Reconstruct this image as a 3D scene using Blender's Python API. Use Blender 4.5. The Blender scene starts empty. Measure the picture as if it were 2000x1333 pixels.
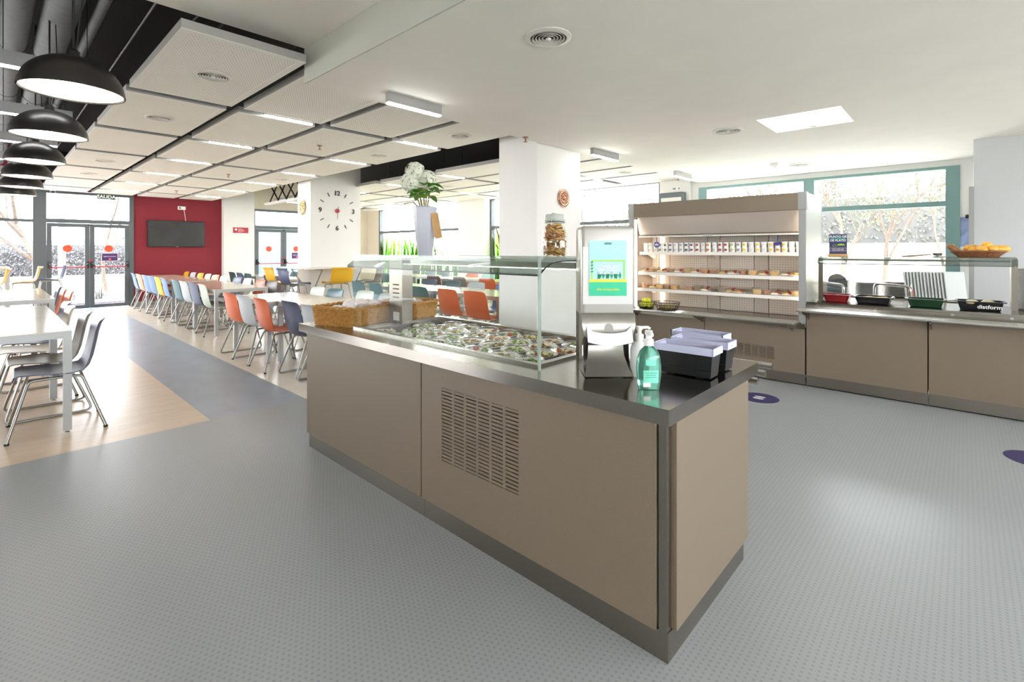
import bpy, bmesh, math, random
from mathutils import Vector, Matrix, Euler
random.seed(7)
R = math.radians
PI = math.pi
scene = bpy.context.scene
C = scene.collection

# ------------------------------------------------------------------ camera
cam_d = bpy.data.cameras.new('camera')
cam = bpy.data.objects.new('camera', cam_d)
C.objects.link(cam)
cam.location = (0, 0, 1.40)
cam.rotation_euler = (R(90), 0, R(-47.1))
cam_d.sensor_width = 36
cam_d.lens = 952.4 * 36 / 2000
cam_d.shift_y = -177.5 / 2000
cam_d.clip_start = 0.05
cam_d.clip_end = 300
scene.camera = cam

# ------------------------------------------------------------------ world: bright overcast sky
SKY = 13.0
w = bpy.data.worlds.new('overcast_sky')
scene.world = w
w.use_nodes = True
bg = w.node_tree.nodes['Background']
bg.inputs[0].default_value = (0.93, 0.965, 1.0, 1)
bg.inputs[1].default_value = SKY
scene.view_settings.view_transform = 'Standard'
scene.view_settings.look = 'None'
scene.view_settings.gamma = 1
scene.view_settings.use_curve_mapping = False
scene.view_settings.exposure = 0.42
TUBE = 30.0        # ceiling strip lights
scene.cycles.max_bounces = 10
scene.cycles.diffuse_bounces = 5
scene.cycles.glossy_bounces = 4
scene.cycles.transmission_bounces = 8
scene.cycles.transparent_max_bounces = 16
scene.cycles.use_denoising = True
scene.cycles.sample_clamp_indirect = 6

# ------------------------------------------------------------------ materials
def lin(c):
    if isinstance(c, str):
        c = c.lstrip('#')
        c = [int(c[i:i + 2], 16) / 255 for i in (0, 2, 4)]
    return tuple(((v / 12.92) if v <= 0.04045 else ((v + 0.055) / 1.055) ** 2.4) for v in c) + (1,)
MATS = {}
def mat(name, col, rough=0.5, metal=0.0, noise=0.0, nscale=60, bump=0.0, emit=0.0, spec=None, stretch=None, coat=0.0, trans=0.0, ior=None, sheen=0.0):
    if name in MATS: return MATS[name]
    m = bpy.data.materials.new(name)
    m.use_nodes = True
    nt = m.node_tree
    b = nt.nodes['Principled BSDF']
    c = lin(col)
    b.inputs['Base Color'].default_value = c
    b.inputs['Roughness'].default_value = rough
    b.inputs['Metallic'].default_value = metal
    if spec is not None: b.inputs['Specular IOR Level'].default_value = spec
    if coat: b.inputs['Coat Weight'].default_value = coat
    if trans: b.inputs['Transmission Weight'].default_value = trans
    if ior: b.inputs['IOR'].default_value = ior
    if emit:
        b.inputs['Emission Color'].default_value = c
        b.inputs['Emission Strength'].default_value = emit
    if noise or bump:
        tc = nt.nodes.new('ShaderNodeTexCoord')
        mp = nt.nodes.new('ShaderNodeMapping')
        if stretch: mp.inputs['Scale'].default_value = stretch
        nz = nt.nodes.new('ShaderNodeTexNoise')
        nz.inputs['Scale'].default_value = nscale
        nz.inputs['Detail'].default_value = 4
        nt.links.new(tc.outputs['Object'], mp.inputs[0])
        nt.links.new(mp.outputs[0], nz.inputs['Vector'])
        if noise:
            mr = nt.nodes.new('ShaderNodeMapRange')
            mr.inputs['From Min'].default_value = 0.3
            mr.inputs['From Max'].default_value = 0.7
            mr.inputs['To Min'].default_value = 1 - noise
            mr.inputs['To Max'].default_value = 1 + noise
            mx = nt.nodes.new('ShaderNodeMix')
            mx.data_type = 'RGBA'
            mx.blend_type = 'MULTIPLY'
            mx.inputs[0].default_value = 1
            mx.inputs[6].default_value = c
            nt.links.new(nz.outputs[0], mr.inputs[0])
            nt.links.new(mr.outputs[0], mx.inputs[7])
            nt.links.new(mx.outputs[2], b.inputs['Base Color'])
        if bump:
            bp = nt.nodes.new('ShaderNodeBump')
            bp.inputs['Strength'].default_value = bump
            bp.inputs['Distance'].default_value = 0.01
            nt.links.new(nz.outputs[0], bp.inputs['Height'])
            nt.links.new(bp.outputs[0], b.inputs['Normal'])
    MATS[name] = m
    return m
def glassmat(name, tint='#ffffff', refl=1.0, rough=0.0, haze=0.0):
    """thin architectural glass: see-through, fresnel reflection, optional milky haze"""
    m = bpy.data.materials.new(name)
    m.use_nodes = True
    nt = m.node_tree
    for n in list(nt.nodes):
        if n.type != 'OUTPUT_MATERIAL': nt.nodes.remove(n)
    out = nt.nodes['Material Output']
    tr = nt.nodes.new('ShaderNodeBsdfTransparent')
    tr.inputs[0].default_value = lin(tint)
    gl = nt.nodes.new('ShaderNodeBsdfGlossy')
    gl.inputs['Roughness'].default_value = rough
    fr = nt.nodes.new('ShaderNodeLayerWeight')
    fr.inputs[0].default_value = 0.5
    pw = nt.nodes.new('ShaderNodeMath')          # Schlick reflectance, the same from both sides of a pane
    pw.operation = 'POWER'
    pw.inputs[1].default_value = 5.0
    mu = nt.nodes.new('ShaderNodeMath')
    mu.operation = 'MULTIPLY_ADD'
    mu.inputs[1].default_value = min(0.45 * refl, 0.9)
    mu.inputs[2].default_value = 0.035 * refl
    mx = nt.nodes.new('ShaderNodeMixShader')
    nt.links.new(fr.outputs['Facing'], pw.inputs[0])
    nt.links.new(pw.outputs[0], mu.inputs[0])
    nt.links.new(mu.outputs[0], mx.inputs[0])
    nt.links.new(tr.outputs[0], mx.inputs[1])
    nt.links.new(gl.outputs[0], mx.inputs[2])
    last = mx
    if haze:
        df = nt.nodes.new('ShaderNodeBsdfDiffuse')
        df.inputs[0].default_value = (0.9, 0.9, 0.9, 1)
        m2 = nt.nodes.new('ShaderNodeMixShader')
        m2.inputs[0].default_value = haze
        nt.links.new(mx.outputs[0], m2.inputs[1])
        nt.links.new(df.outputs[0], m2.inputs[2])
        last = m2
    nt.links.new(last.outputs[0], out.inputs[0])
    MATS[name] = m
    return m
def dotmat(name, base, dot, pitch, rad, rough, stagger=True, axes=(0, 1), rvar=0.0, hole=0.0, blotch=0.06):
    """a flat colour with a regular grid of round dots (safety vinyl, perforated board)"""
    m = bpy.data.materials.new(name)
    m.use_nodes = True
    nt = m.node_tree
    N = nt.nodes.new
    L = nt.links.new
    b = nt.nodes['Principled BSDF']
    b.inputs['Roughness'].default_value = rough
    tc = N('ShaderNodeTexCoord')
    sp = N('ShaderNodeSeparateXYZ')
    L(tc.outputs['Object'], sp.inputs[0])
    def math_(op, a, bb=None, c=None):
        n = N('ShaderNodeMath')
        n.operation = op
        for i, v in enumerate((a, bb, c)):
            if v is None: continue
            if isinstance(v, (int, float)): n.inputs[i].default_value = v
            else: L(v, n.inputs[i])
        return n.outputs[0]
    u = math_('DIVIDE', sp.outputs[axes[0]], pitch)
    v = math_('DIVIDE', sp.outputs[axes[1]], pitch)
    if stagger:
        fl = math_('FLOOR', v)
        od = math_('MULTIPLY', math_('MODULO', fl, 2.0), 0.5)
        u = math_('ADD', u, od)
    du = math_('SUBTRACT', math_('FRACT', u), 0.5)
    dv = math_('SUBTRACT', math_('FRACT', v), 0.5)
    dd = math_('SQRT', math_('ADD', math_('MULTIPLY', du, du), math_('MULTIPLY', dv, dv)))
    k = math_('LESS_THAN', dd, rad)
    mx = N('ShaderNodeMix')
    mx.data_type = 'RGBA'
    mx.inputs[6].default_value = lin(base)
    mx.inputs[7].default_value = lin(dot)
    L(k, mx.inputs[0])
    nz = N('ShaderNodeTexNoise')
    nz.inputs['Scale'].default_value = 1.3
    nz.inputs['Detail'].default_value = 5
    L(tc.outputs['Object'], nz.inputs['Vector'])
    mr = N('ShaderNodeMapRange')
    mr.inputs['To Min'].default_value = 1 - blotch
    mr.inputs['To Max'].default_value = 1 + blotch
    L(nz.outputs[0], mr.inputs[0])
    m2 = N('ShaderNodeMix')
    m2.data_type = 'RGBA'
    m2.blend_type = 'MULTIPLY'
    m2.inputs[0].default_value = 1
    L(mx.outputs[2], m2.inputs[6])
    L(mr.outputs[0], m2.inputs[7])
    L(m2.outputs[2], b.inputs['Base Color'])
    if rvar:
        mr2 = N('ShaderNodeMapRange')
        mr2.inputs['To Min'].default_value = rough - rvar
        mr2.inputs['To Max'].default_value = rough + rvar
        L(nz.outputs[0], mr2.inputs[0])
        L(mr2.outputs[0], b.inputs['Roughness'])
    if hole:
        bp = N('ShaderNodeBump')
        bp.inputs['Strength'].default_value = hole
        bp.inputs['Distance'].default_value = 0.004
        bp.invert = True
        L(k, bp.inputs['Height'])
        L(bp.outputs[0], b.inputs['Normal'])
    MATS[name] = m
    return m

M_white = mat('white_plaster', '#f0ebe2', 0.7, noise=0.02, nscale=3)
M_wall = mat('white_wall_paint', '#eceae6', 0.6, noise=0.02, nscale=2)
M_greywall = mat('pale_grey_wall', '#c3c5c6', 0.6, noise=0.03, nscale=90)
M_red = mat('crimson_wall', '#82202d', 0.75, noise=0.12, nscale=120, bump=0.2)
M_beige = mat('beige_wall', '#dcd2c0', 0.7, noise=0.03, nscale=4)
M_black = mat('black_paint', '#0d0d0d', 0.8)
M_blackpl = mat('black_plastic', '#1b1c1e', 0.35)
M_blacksteel = mat('black_steel', '#232325', 0.4, metal=0.6)
M_frame = mat('dark_grey_aluminium', '#5a6062', 0.45, metal=0.3)
M_teal = mat('teal_grey_aluminium', '#7b9b98', 0.45, metal=0.2)
M_steel = mat('brushed_steel', '#9a938a', 0.25, metal=1.0, noise=0.06, nscale=40, stretch=(1, 1, 22))
M_steeltop = mat('worktop_steel', '#a09b94', 0.17, metal=1.0, noise=0.05, nscale=20, stretch=(1, 14, 1))
M_chrome = mat('chrome', '#d4d4d2', 0.12, metal=1.0)
M_alu = mat('silver_painted_metal', '#a9aaa9', 0.38, metal=0.55)
M_legs = mat('grey_tube_steel', '#9d9c98', 0.32, metal=0.8)
M_lam = mat('taupe_laminate', '#7a6c5b', 0.5, noise=0.16, nscale=420, bump=0.05)
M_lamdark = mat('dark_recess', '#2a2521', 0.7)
M_tan = mat('tan_vinyl', '#cdb89f', 0.3, noise=0.07, nscale=3, stretch=(1, 5, 1))
M_blue = mat('blue_grey_vinyl', '#8d97a3', 0.3, noise=0.10, nscale=5, stretch=(1, 0.5, 1))
M_cream = mat('cream_vinyl', '#e2d9ca', 0.2, noise=0.05, nscale=4)
M_grey = dotmat('dotted_grey_vinyl', '#989c9e', '#888d90', 0.0215, 0.24, 0.33, rvar=0.07)
M_perf = dotmat('perforated_ceiling_board', '#f4f1ea', '#c4bfb7', 0.021, 0.24, 0.7, stagger=True)
M_peg = dotmat('perforated_cream_steel', '#e8ddcf', '#8b8177', 0.028, 0.16, 0.45, stagger=False, axes=(1, 2))
M_peg2 = dotmat('finely_perforated_cream_steel', '#e2d6c8', '#857b72', 0.019, 0.22, 0.45, stagger=False, axes=(1, 2))
M_panelside = mat('panel_edge', '#dddbd6', 0.6)
M_table = mat('pale_maple_laminate', '#e2d2b8', 0.14, noise=0.05, nscale=9, stretch=(1, 8, 1), coat=0.3)
M_glass = glassmat('window_glass', refl=0.25)
M_clear = glassmat('clear_acrylic', '#f8fbfa', refl=0.6)
M_shelfglass = glassmat('greenish_shelf_glass', '#c3ccc6', refl=0.9, haze=0.07)
M_film = glassmat('cling_film', '#ffffff', refl=1.3, rough=0.1, haze=0.02)
M_tube = mat('lit_tube', '#ffffff', 0.5, emit=TUBE)
M_bulb = mat('lit_lamp_interior', '#fff3e2', 0.5, emit=9.0)
M_led = mat('lit_fridge_tube', '#fff1df', 0.5, emit=6.5)
M_wicker = mat('golden_wicker', '#b07f3c', 0.55, noise=0.25, nscale=45, bump=0.2)
M_wickerdark = mat('brown_wicker', '#7a4a28', 0.55, noise=0.25, nscale=60, bump=0.2)
M_whitepl = mat('white_plastic', '#f1f0ee', 0.35)
M_paper = mat('white_paper', '#f4f4f2', 0.8)
M_ceram = mat('white_china', '#f0eeea', 0.18)

# ------------------------------------------------------------------ mesh builders
class MB:
    def __init__(s):
        s.v = []
        s.f = []
    def add(s, vs, fs):
        o = len(s.v)
        s.v += [tuple(p) for p in vs]
        s.f += [tuple(i + o for i in f) for f in fs]
        return s
    def box(s, x0, y0, z0, x1, y1, z1):
        x0, x1 = min(x0, x1), max(x0, x1)
        y0, y1 = min(y0, y1), max(y0, y1)
        z0, z1 = min(z0, z1), max(z0, z1)
        return s.add([(x0, y0, z0), (x1, y0, z0), (x1, y1, z0), (x0, y1, z0), (x0, y0, z1), (x1, y0, z1), (x1, y1, z1), (x0, y1, z1)],
                     [(0, 3, 2, 1), (4, 5, 6, 7), (0, 1, 5, 4), (1, 2, 6, 5), (2, 3, 7, 6), (3, 0, 4, 7)])
    def rbox(s, x0, y0, z0, x1, y1, z1, r, seg=2):
        bm = bmesh.new()
        bmesh.ops.create_cube(bm, size=1)
        for v in bm.verts:
            v.co = Vector(((x0 + x1) / 2 + v.co.x * (x1 - x0), (y0 + y1) / 2 + v.co.y * (y1 - y0), (z0 + z1) / 2 + v.co.z * (z1 - z0)))
        bmesh.ops.bevel(bm, geom=bm.edges[:], offset=r, segments=seg, affect='EDGES', profile=0.5)
        s.addbm(bm)
        return s
    def addbm(s, bm):
        bm.verts.index_update()
        s.add([v.co[:] for v in bm.verts], [[v.index for v in f.verts] for f in bm.faces])
        bm.free()
        return s
    def tube(s, pts, r, n=8, cap=True, closed=False):
        pts = [Vector(p) for p in pts]
        rs = r if isinstance(r, (list, tuple)) else [r] * len(pts)
        N = len(pts)
        T = []
        for i in range(N):
            if closed: t = pts[(i + 1) % N] - pts[i - 1]
            else: t = pts[min(i + 1, N - 1)] - pts[max(i - 1, 0)]
            T.append(t.normalized() if t.length > 1e-9 else Vector((0, 0, 1)))
        a = Vector((0, 0, 1)) if abs(T[0].z) < 0.9 else Vector((1, 0, 0))
        u = (a - T[0] * a.dot(T[0])).normalized()
        vs = []
        for i in range(N):
            u = u - T[i] * u.dot(T[i])
            u = u.normalized() if u.length > 1e-6 else T[i].orthogonal().normalized()
            w_ = T[i].cross(u)
            for k in range(n):
                an = 2 * PI * k / n
                vs.append(pts[i] + (u * math.cos(an) + w_ * math.sin(an)) * rs[i])
        fs = []
        for i in range(N if closed else N - 1):
            j = (i + 1) % N
            for k in range(n):
                fs.append((i * n + k, i * n + (k + 1) % n, j * n + (k + 1) % n, j * n + k))
        if cap and not closed:
            fs.append(tuple(range(n - 1, -1, -1)))
            fs.append(tuple((N - 1) * n + k for k in range(n)))
        return s.add(vs, fs)
    def lathe(s, prof, n=24, c=(0, 0, 0), sx=1.0, sy=1.0):
        """prof: (r, z) list; r=0 ends close to a pole"""
        vs, rows = [], []
        for r, z in prof:
            if r < 1e-6:
                rows.append([len(vs)])
                vs.append((c[0], c[1], c[2] + z))
            else:
                rows.append(list(range(len(vs), len(vs) + n)))
                for k in range(n):
                    a = 2 * PI * k / n
                    vs.append((c[0] + r * sx * math.cos(a), c[1] + r * sy * math.sin(a), c[2] + z))
        fs = []
        for A, B in zip(rows, rows[1:]):
            for k in range(n):
                if len(A) == 1 and len(B) == 1: continue
                if len(A) == 1: fs.append((A[0], B[(k + 1) % n], B[k]))
                elif len(B) == 1: fs.append((A[k], A[(k + 1) % n], B[0]))
                else: fs.append((A[k], A[(k + 1) % n], B[(k + 1) % n], B[k]))
        return s.add(vs, fs)
    def sheet(s, G, th):
        """G: rows of points -> closed thick sheet (offset against the grid normal)"""
        nr, nc = len(G), len(G[0])
        P = [[Vector(p) for p in row] for row in G]
        def nrm(i, j):
            a = P[min(i + 1, nr - 1)][j] - P[max(i - 1, 0)][j]
            b_ = P[i][min(j + 1, nc - 1)] - P[i][max(j - 1, 0)]
            n_ = a.cross(b_)
            return n_.normalized() if n_.length > 1e-9 else Vector((0, 0, 1))
        vs = [P[i][j] for i in range(nr) for j in range(nc)]
        vs += [P[i][j] - nrm(i, j) * th for i in range(nr) for j in range(nc)]
        K = nr * nc
        fs = []
        for i in range(nr - 1):
            for j in range(nc - 1):
                a, b_, c, d = i * nc + j, i * nc + j + 1, (i + 1) * nc + j + 1, (i + 1) * nc + j
                fs.append((a, d, c, b_))
                fs.append((K + a, K + b_, K + c, K + d))
        for j in range(nc - 1):
            fs.append((j, j + 1, K + j + 1, K + j))
            q = (nr - 1) * nc
            fs.append((q + j + 1, q + j, K + q + j, K + q + j + 1))
        for i in range(nr - 1):
            fs.append(((i + 1) * nc, i * nc, K + i * nc, K + (i + 1) * nc))
            e = nc - 1
            fs.append((i * nc + e, (i + 1) * nc + e, K + (i + 1) * nc + e, K + i * nc + e))
        return s.add(vs, fs)
    def prism(s, poly, axis, a, b_):
        """poly: 2-D outline; axis 0/1/2 = extrusion axis; the outline takes the two other axes in order"""
        def p3(p, t):
            return [(t, p[0], p[1]), (p[0], t, p[1]), (p[0], p[1], t)][axis]
        n = len(poly)
        vs = [p3(p, a) for p in poly] + [p3(p, b_) for p in poly]
        fs = [tuple(range(n - 1, -1, -1)), tuple(range(n, 2 * n))]
        fs += [(k, (k + 1) % n, n + (k + 1) % n, n + k) for k in range(n)]
        return s.add(vs, fs)
    def xf(s, M, start=0):
        s.v[start:] = [tuple(M @ Vector(p)) for p in s.v[start:]]
        return s
    def mesh(s, name, m, smooth=False):
        me = bpy.data.meshes.new(name)
        me.from_pydata(s.v, [], s.f)
        bm = bmesh.new()
        bm.from_mesh(me)
        bmesh.ops.recalc_face_normals(bm, faces=bm.faces)
        bm.to_mesh(me)
        bm.free()
        if m: me.materials.append(m)
        if smooth:
            me.polygons.foreach_set('use_smooth', [True] * len(me.polygons))
            try: me.set_sharp_from_angle(angle=R(42))
            except Exception: pass
        return me
    def build(s, name, m, parent=None, smooth=False, loc=(0, 0, 0), rot=None):
        return inst(name, s.mesh(name, m, smooth), parent, loc, rot)
def inst(name, me, parent=None, loc=(0, 0, 0), rot=None, m=None, scale=None):
    o = bpy.data.objects.new(name, me)
    C.objects.link(o)
    o.location = loc
    if rot: o.rotation_euler = rot
    if scale: o.scale = scale
    if parent: o.parent = parent
    if m:
        o.material_slots[0].link = 'OBJECT'
        o.material_slots[0].material = m
    return o
def tag(o, label, cat, group=None):
    o['label'] = label
    o['category'] = cat
    if group: o['group'] = group
    return o
def thing(name, label, cat, loc=(0, 0, 0), rz=0, group=None):
    o = bpy.data.objects.new(name, None)
    o.empty_display_size = 0.1
    C.objects.link(o)
    o.location = loc
    o.rotation_euler = (0, 0, rz)
    return tag(o, label, cat, group)
def struct(o, label=None):
    o['kind'] = 'structure'
    if label: o['label'] = label
    return o
def group_struct(name, label=None):
    o = bpy.data.objects.new(name, None)
    C.objects.link(o)
    return struct(o, label)
def copy_tree(o, parent=None):
    c = o.copy()
    C.objects.link(c)
    c.parent = parent
    for ch in [k for k in bpy.data.objects if k.parent == o]:
        copy_tree(ch, c)
    return c
CHILD = {}
def dup(root, loc, rz=0, label=None, group=None, recolor=None):
    """copy a thing with its parts; recolor = {part name stem: material}"""
    kids = {}
    def rec(o, parent):
        c = o.copy()
        C.objects.link(c)
        c.parent = parent
        if recolor:
            mm = recolor.get(o.name.split('.')[0])
            if mm:
                c.material_slots[0].link = 'OBJECT'
                c.material_slots[0].material = mm
        for ch in o.children: rec(ch, c)
        return c
    r = rec(root, None)
    r.location = loc
    r.rotation_euler = (0, 0, rz)
    if label: r['label'] = label
    if group: r['group'] = group
    return r
def text_mesh(body, size, depth=0.0006, align='CENTER', bold=False):
    cu = bpy.data.curves.new('lettering', 'FONT')
    cu.body = body
    cu.size = size
    cu.align_x = align
    cu.align_y = 'CENTER'
    cu.extrude = depth
    cu.resolution_u = 3
    if bold: cu.offset = size * 0.018
    ob = bpy.data.objects.new('lettering', cu)
    C.objects.link(ob)
    bpy.context.view_layer.update()
    me = bpy.data.meshes.new_from_object(ob.evaluated_get(bpy.context.evaluated_depsgraph_get()))
    bpy.data.objects.remove(ob)
    bpy.data.curves.remove(cu)
    return me
def letter(body, size, m, parent, loc, rot, align='CENTER', bold=False, name='lettering', depth=0.0006):
    me = text_mesh(body, size, depth, align, bold)
    me.materials.clear()
    me.materials.append(m)
    return inst(name, me, parent, loc, rot)
# rotations for upright lettering: read from -X side (facing the camera along +X) and from -Y side
FACE_NX = (R(90), 0, R(-90))
FACE_NY = (R(90), 0, 0)
def disc(mb, c, r, th, axis, n=28):
    prof = [(0, 0), (r, 0), (r, th), (0, th)]
    k = len(mb.v)
    mb.lathe(prof, n)
    M = {2: Matrix(), 0: Matrix.Rotation(R(-90), 4, 'Y'), 1: Matrix.Rotation(R(90), 4, 'X')}[axis]
    mb.xf(Matrix.Translation(c) @ M, k)
    return mb
def arc(cx, cz, r, a0, a1, n):
    return [(cx + r * math.cos(R(a0 + (a1 - a0) * i / n)), cz + r * math.sin(R(a0 + (a1 - a0) * i / n))) for i in range(n + 1)]
def fillet(pts, r, n=4):
    """round the inner corners of a 3-D polyline"""
    pts = [Vector(p) for p in pts]
    out = [pts[0]]
    for a, b_, c in zip(pts, pts[1:], pts[2:]):
        d1, d2 = (a - b_), (c - b_)
        rr = min(r, d1.length * 0.45, d2.length * 0.45)
        p, q = b_ + d1.normalized() * rr, b_ + d2.normalized() * rr
        for i in range(n + 1):
            t = i / n
            out.append(p * (1 - t) ** 2 + b_ * 2 * t * (1 - t) + q * t * t)
    out.append(pts[-1])
    return out

# ================================================================== THE SETTING
XR_, YF_ = 9.1, 15.4            # window wall, door wall
XL_, YB_ = -4.6, -3.4           # unseen left and back sides
# ---- floor zones (sheet vinyl, butt jointed)
struct(MB().box(XL_, YB_, -0.1, XR_ + .3, 4.55, 0).build('floor', M_grey), 'grey dotted vinyl floor of the serving area')
struct(MB().box(XL_, 4.55, -0.1, 1.25, YF_ + .2, 0).build('floor_tan', M_tan), 'tan vinyl floor under the dining tables by the doors')
struct(MB().box(1.25, 4.55, -0.1, 2.04, YF_ + .2, 0).build('floor_blue_band', M_blue), 'blue grey vinyl walkway leading to the glass doors')
struct(MB().box(2.04, 4.55, -0.1, XR_ + .3, YF_ + .2, 0).build('floor_cream', M_cream), 'cream vinyl floor of the dining room')

# ---- plaster ceilings
ZL = 2.65
sx0, sx1, sy0, sy1 = 5.03, 5.72, 0.79, 1.47        # rooflight opening
mb = MB()
mb.box(1.63, YB_, ZL, sx0, 3.63, 2.95)
mb.box(sx1, YB_, ZL, XR_ + .2, 3.63, 2.95)
mb.box(sx0, YB_, ZL, sx1, sy0, 2.95)
mb.box(sx0, sy1, ZL, sx1, 3.63, 2.95)
struct(MB().box(1.618, YB_, ZL, 1.629, 3.63, 2.909).build('wall_soffit', mat('sage_grey_soffit', '#c2c5bb', .7)), 'pale sage soffit side between the two ceilings')  # thin slab over the ceiling's side, greyer than its plaster
struct(mb.build('ceiling', M_white), 'low white plaster ceiling over the servery with a rooflight')
struct(MB().box(XL_, YB_, 2.91, 1.63, 3.62, 3.05).build('ceiling_upper', M_white), 'higher white plaster ceiling beside the dropped soffit')
rl = group_struct('window_rooflight', 'small rooflight in the low ceiling')
mb = MB()
for a in ((sx0 - .05, sy0 - .05, sx0, sy1 + .05), (sx1, sy0 - .05, sx1 + .05, sy1 + .05), (sx0, sy0 - .05, sx1, sy0), (sx0, sy1, sx1, sy1 + .05)):
    mb.box(a[0], a[1], 2.952, a[2], a[3], 3.25)
mb.build('shaft', M_white, rl)
mb = MB()
mb.box(sx0, (sy0 + sy1) / 2 - .03, 3.16, sx1, (sy0 + sy1) / 2 + .03, 3.2)
mb.box(sx1 - .02, (sy0 + sy1) / 2 - .03, 2.66, sx1, (sy0 + sy1) / 2 + .03, 3.16)
mb.build('glazing_bar', M_alu, rl)
MB().box(sx0, sy0, 3.2, sx1, sy1, 3.21).build('pane', M_glass, rl)

# ---- black service void over the dining room
struct(MB().box(XL_, 3.64, 3.7, XR_ + .2, YF_ + .2, 3.85).build('ceiling_void', M_black), 'black painted slab above the hanging ceiling panels')
struct(MB().box(XL_, 3.56, 2.955, XR_ + .2, 3.635, 3.7).build('wall_void_side', M_black), 'black upstand at the edge of the ceiling void')

# ---- hanging perforated panels: each is its own piece of the ceiling
ceil = group_struct('ceiling_panels', 'white perforated acoustic panels hanging below the black void')
ZP, TP = 2.75, 0.06
cols = [(0.80, 1.565), (1.67, 2.435), (2.54, 3.305), (3.415, 4.18)]
rows = [(3.48, 5.055)] + [(5.20 + 1.765 * k, 6.80 + 1.765 * k) for k in range(5)] + [(14.03, 15.08)]
pan_cache = {}
M_paneledge = mat('shaded_panel_side', '#a3a29e', 0.5, metal=0.2)  # panel sides toned grey, their shade put into the colour
M_panelborder = mat('white_panel_border', '#eeebe4', 0.6)
def panel(x0, y0, x1, y1, z=ZP):
    key = (round(x1 - x0, 3), round(y1 - y0, 3))
    if key not in pan_cache:
        a, b_ = (x1 - x0) / 2, (y1 - y0) / 2
        fm, fb_ = MB(), MB()
        for s in ((-a, -b_, a, -b_ + .05), (-a, b_ - .05, a, b_), (-a, -b_ + .05, -a + .05, b_ - .05), (a - .05, -b_ + .05, a, b_ - .05)):
            fm.box(s[0], s[1], .003, s[2], s[3], TP)
            fb_.box(s[0], s[1], 0, s[2], s[3], .003)
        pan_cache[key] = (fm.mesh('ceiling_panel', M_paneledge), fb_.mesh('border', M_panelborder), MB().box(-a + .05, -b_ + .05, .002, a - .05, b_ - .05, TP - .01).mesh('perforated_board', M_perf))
    fr, bo, bd = pan_cache[key]
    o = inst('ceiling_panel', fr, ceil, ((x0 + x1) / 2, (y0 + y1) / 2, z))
    inst('border', bo, o)
    inst('perforated_board', bd, o)
    return o
for ci, (x0, x1) in enumerate(cols):
    for ri, (y0, y1) in enumerate(rows):
        if ci >= 1 and ri == 0: y0 = 3.66
        panel(x0, y0, x1, y1)
cols2 = [(5.35, 6.115), (6.225, 6.99), (7.10, 7.865), (7.975, 8.74)]
for (x0, x1) in cols2:
    for ri, (y0, y1) in enumerate(rows[:-1]):
        if ri == 0: y0 = 3.66
        panel(x0, y0, x1, y1)
# continuation of the soffit strip to the window wall
struct(MB().box(8.76, 3.66, 2.75, XR_ + .1, YF_, 2.82).build('ceiling_margin', M_white), 'white ceiling margin along the window wall')

# ---- insulated pipes in the void
for x, r, z, nm, lab in ((0.16, .095, 3.32, 'insulated_pipe', 'slim grey insulated pipe next to the fattest pipe in the black void'),
                   (0.40, .11, 3.30, 'insulated_pipe', 'fattest grey insulated pipe running through the black void'),
                   (0.60, .036, 3.26, 'conduit_pipe', 'thin grey conduit beside the insulated pipes in the void'),
                   (-0.14, .10, 3.34, 'insulated_pipe', 'outer insulated pipe farthest from the ceiling panels')):
    t = thing(nm, lab, 'pipe', (x, 3.65, z), 0, 'pipes in the ceiling void')
    L_ = 11.4
    MB().tube([(0, 0, 0), (0, L_, 0)], r, 16).build('pipe_run', mat('grey_insulation', '#5f646b', 0.7, noise=0.12, nscale=14), t, True)
    for k in range(6):
        MB().tube([(0, .9 + 1.9 * k, 0), (0, .93 + 1.9 * k, 0)], r + .004, 16).build('clamp', M_blacksteel, t, True)
        MB().tube([(0, .915 + 1.9 * k, r), (0, .915 + 1.9 * k, 3.7 - z)], .005, 6).build('hanger_rod', M_blacksteel, t)
for k, (x, y) in enumerate(((0.95, 4.4), (1.25, 4.6), (1.45, 4.5), (2.1, 6))):
    struct(MB().tube([(x, 3.7, 3.45), (x, 15.2, 3.45)], .012, 6).build('trim_%d' % (k + 1), M_blacksteel), 'thin cable conduit under the black slab')

# ---- strip lights
strip_me = {}
def strip(x0, x1, y, z, label, hang=None, wide=.05, tall=.075):
    t = thing('strip_light', label, 'light', ((x0 + x1) / 2, y, z), 0, 'linear ceiling lights')
    a = round((x1 - x0) / 2, 3)
    if (a, tall) not in strip_me:
        strip_me[(a, tall)] = (MB().box(-a, -wide / 2, .012, a, wide / 2, tall).mesh('housing', M_alu), MB().box(-a + .004, -wide / 2 + .004, 0, a - .004, wide / 2 - .004, .012).mesh('diffuser', M_tube))
    h, d = strip_me[(a, tall)]
    inst('housing', h, t)
    inst('diffuser', d, t)
    if hang:
        for s in (-a * .8, a * .8):
            MB().tube([(s, 0, tall), (s, 0, hang - z)], .003, 5).build('suspension_wire', M_blacksteel, t)
    return t
gapY = [5.128, 6.9, 8.66, 10.425, 12.19, 13.945]
for k, y in enumerate(gapY):
    o_ = ('first', 'second', 'third', 'fourth', 'fifth', 'sixth')[k] + ' from the soffit'
    strip(0.02 + .03 * k, 0.60 + .012 * k, y, 2.74, 'strip light on wires among the dome lamps, ' + o_, 3.7, tall=.12)
    strip(1.88, 2.37, y, 2.742, 'strip light in the panel line nearest the black void, ' + o_, 3.7)
    strip(3.52, 4.05, y, 2.742, 'strip light in the panel line by the clock pillar, ' + o_, 3.7)
    strip(5.58, 6.10, y, 2.742, 'strip light just past the black gap between pillars, ' + o_, 3.7)
    strip(7.55, 8.05, y, 2.742, 'strip light in the panel line near the windows, ' + o_, 3.7)
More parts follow.
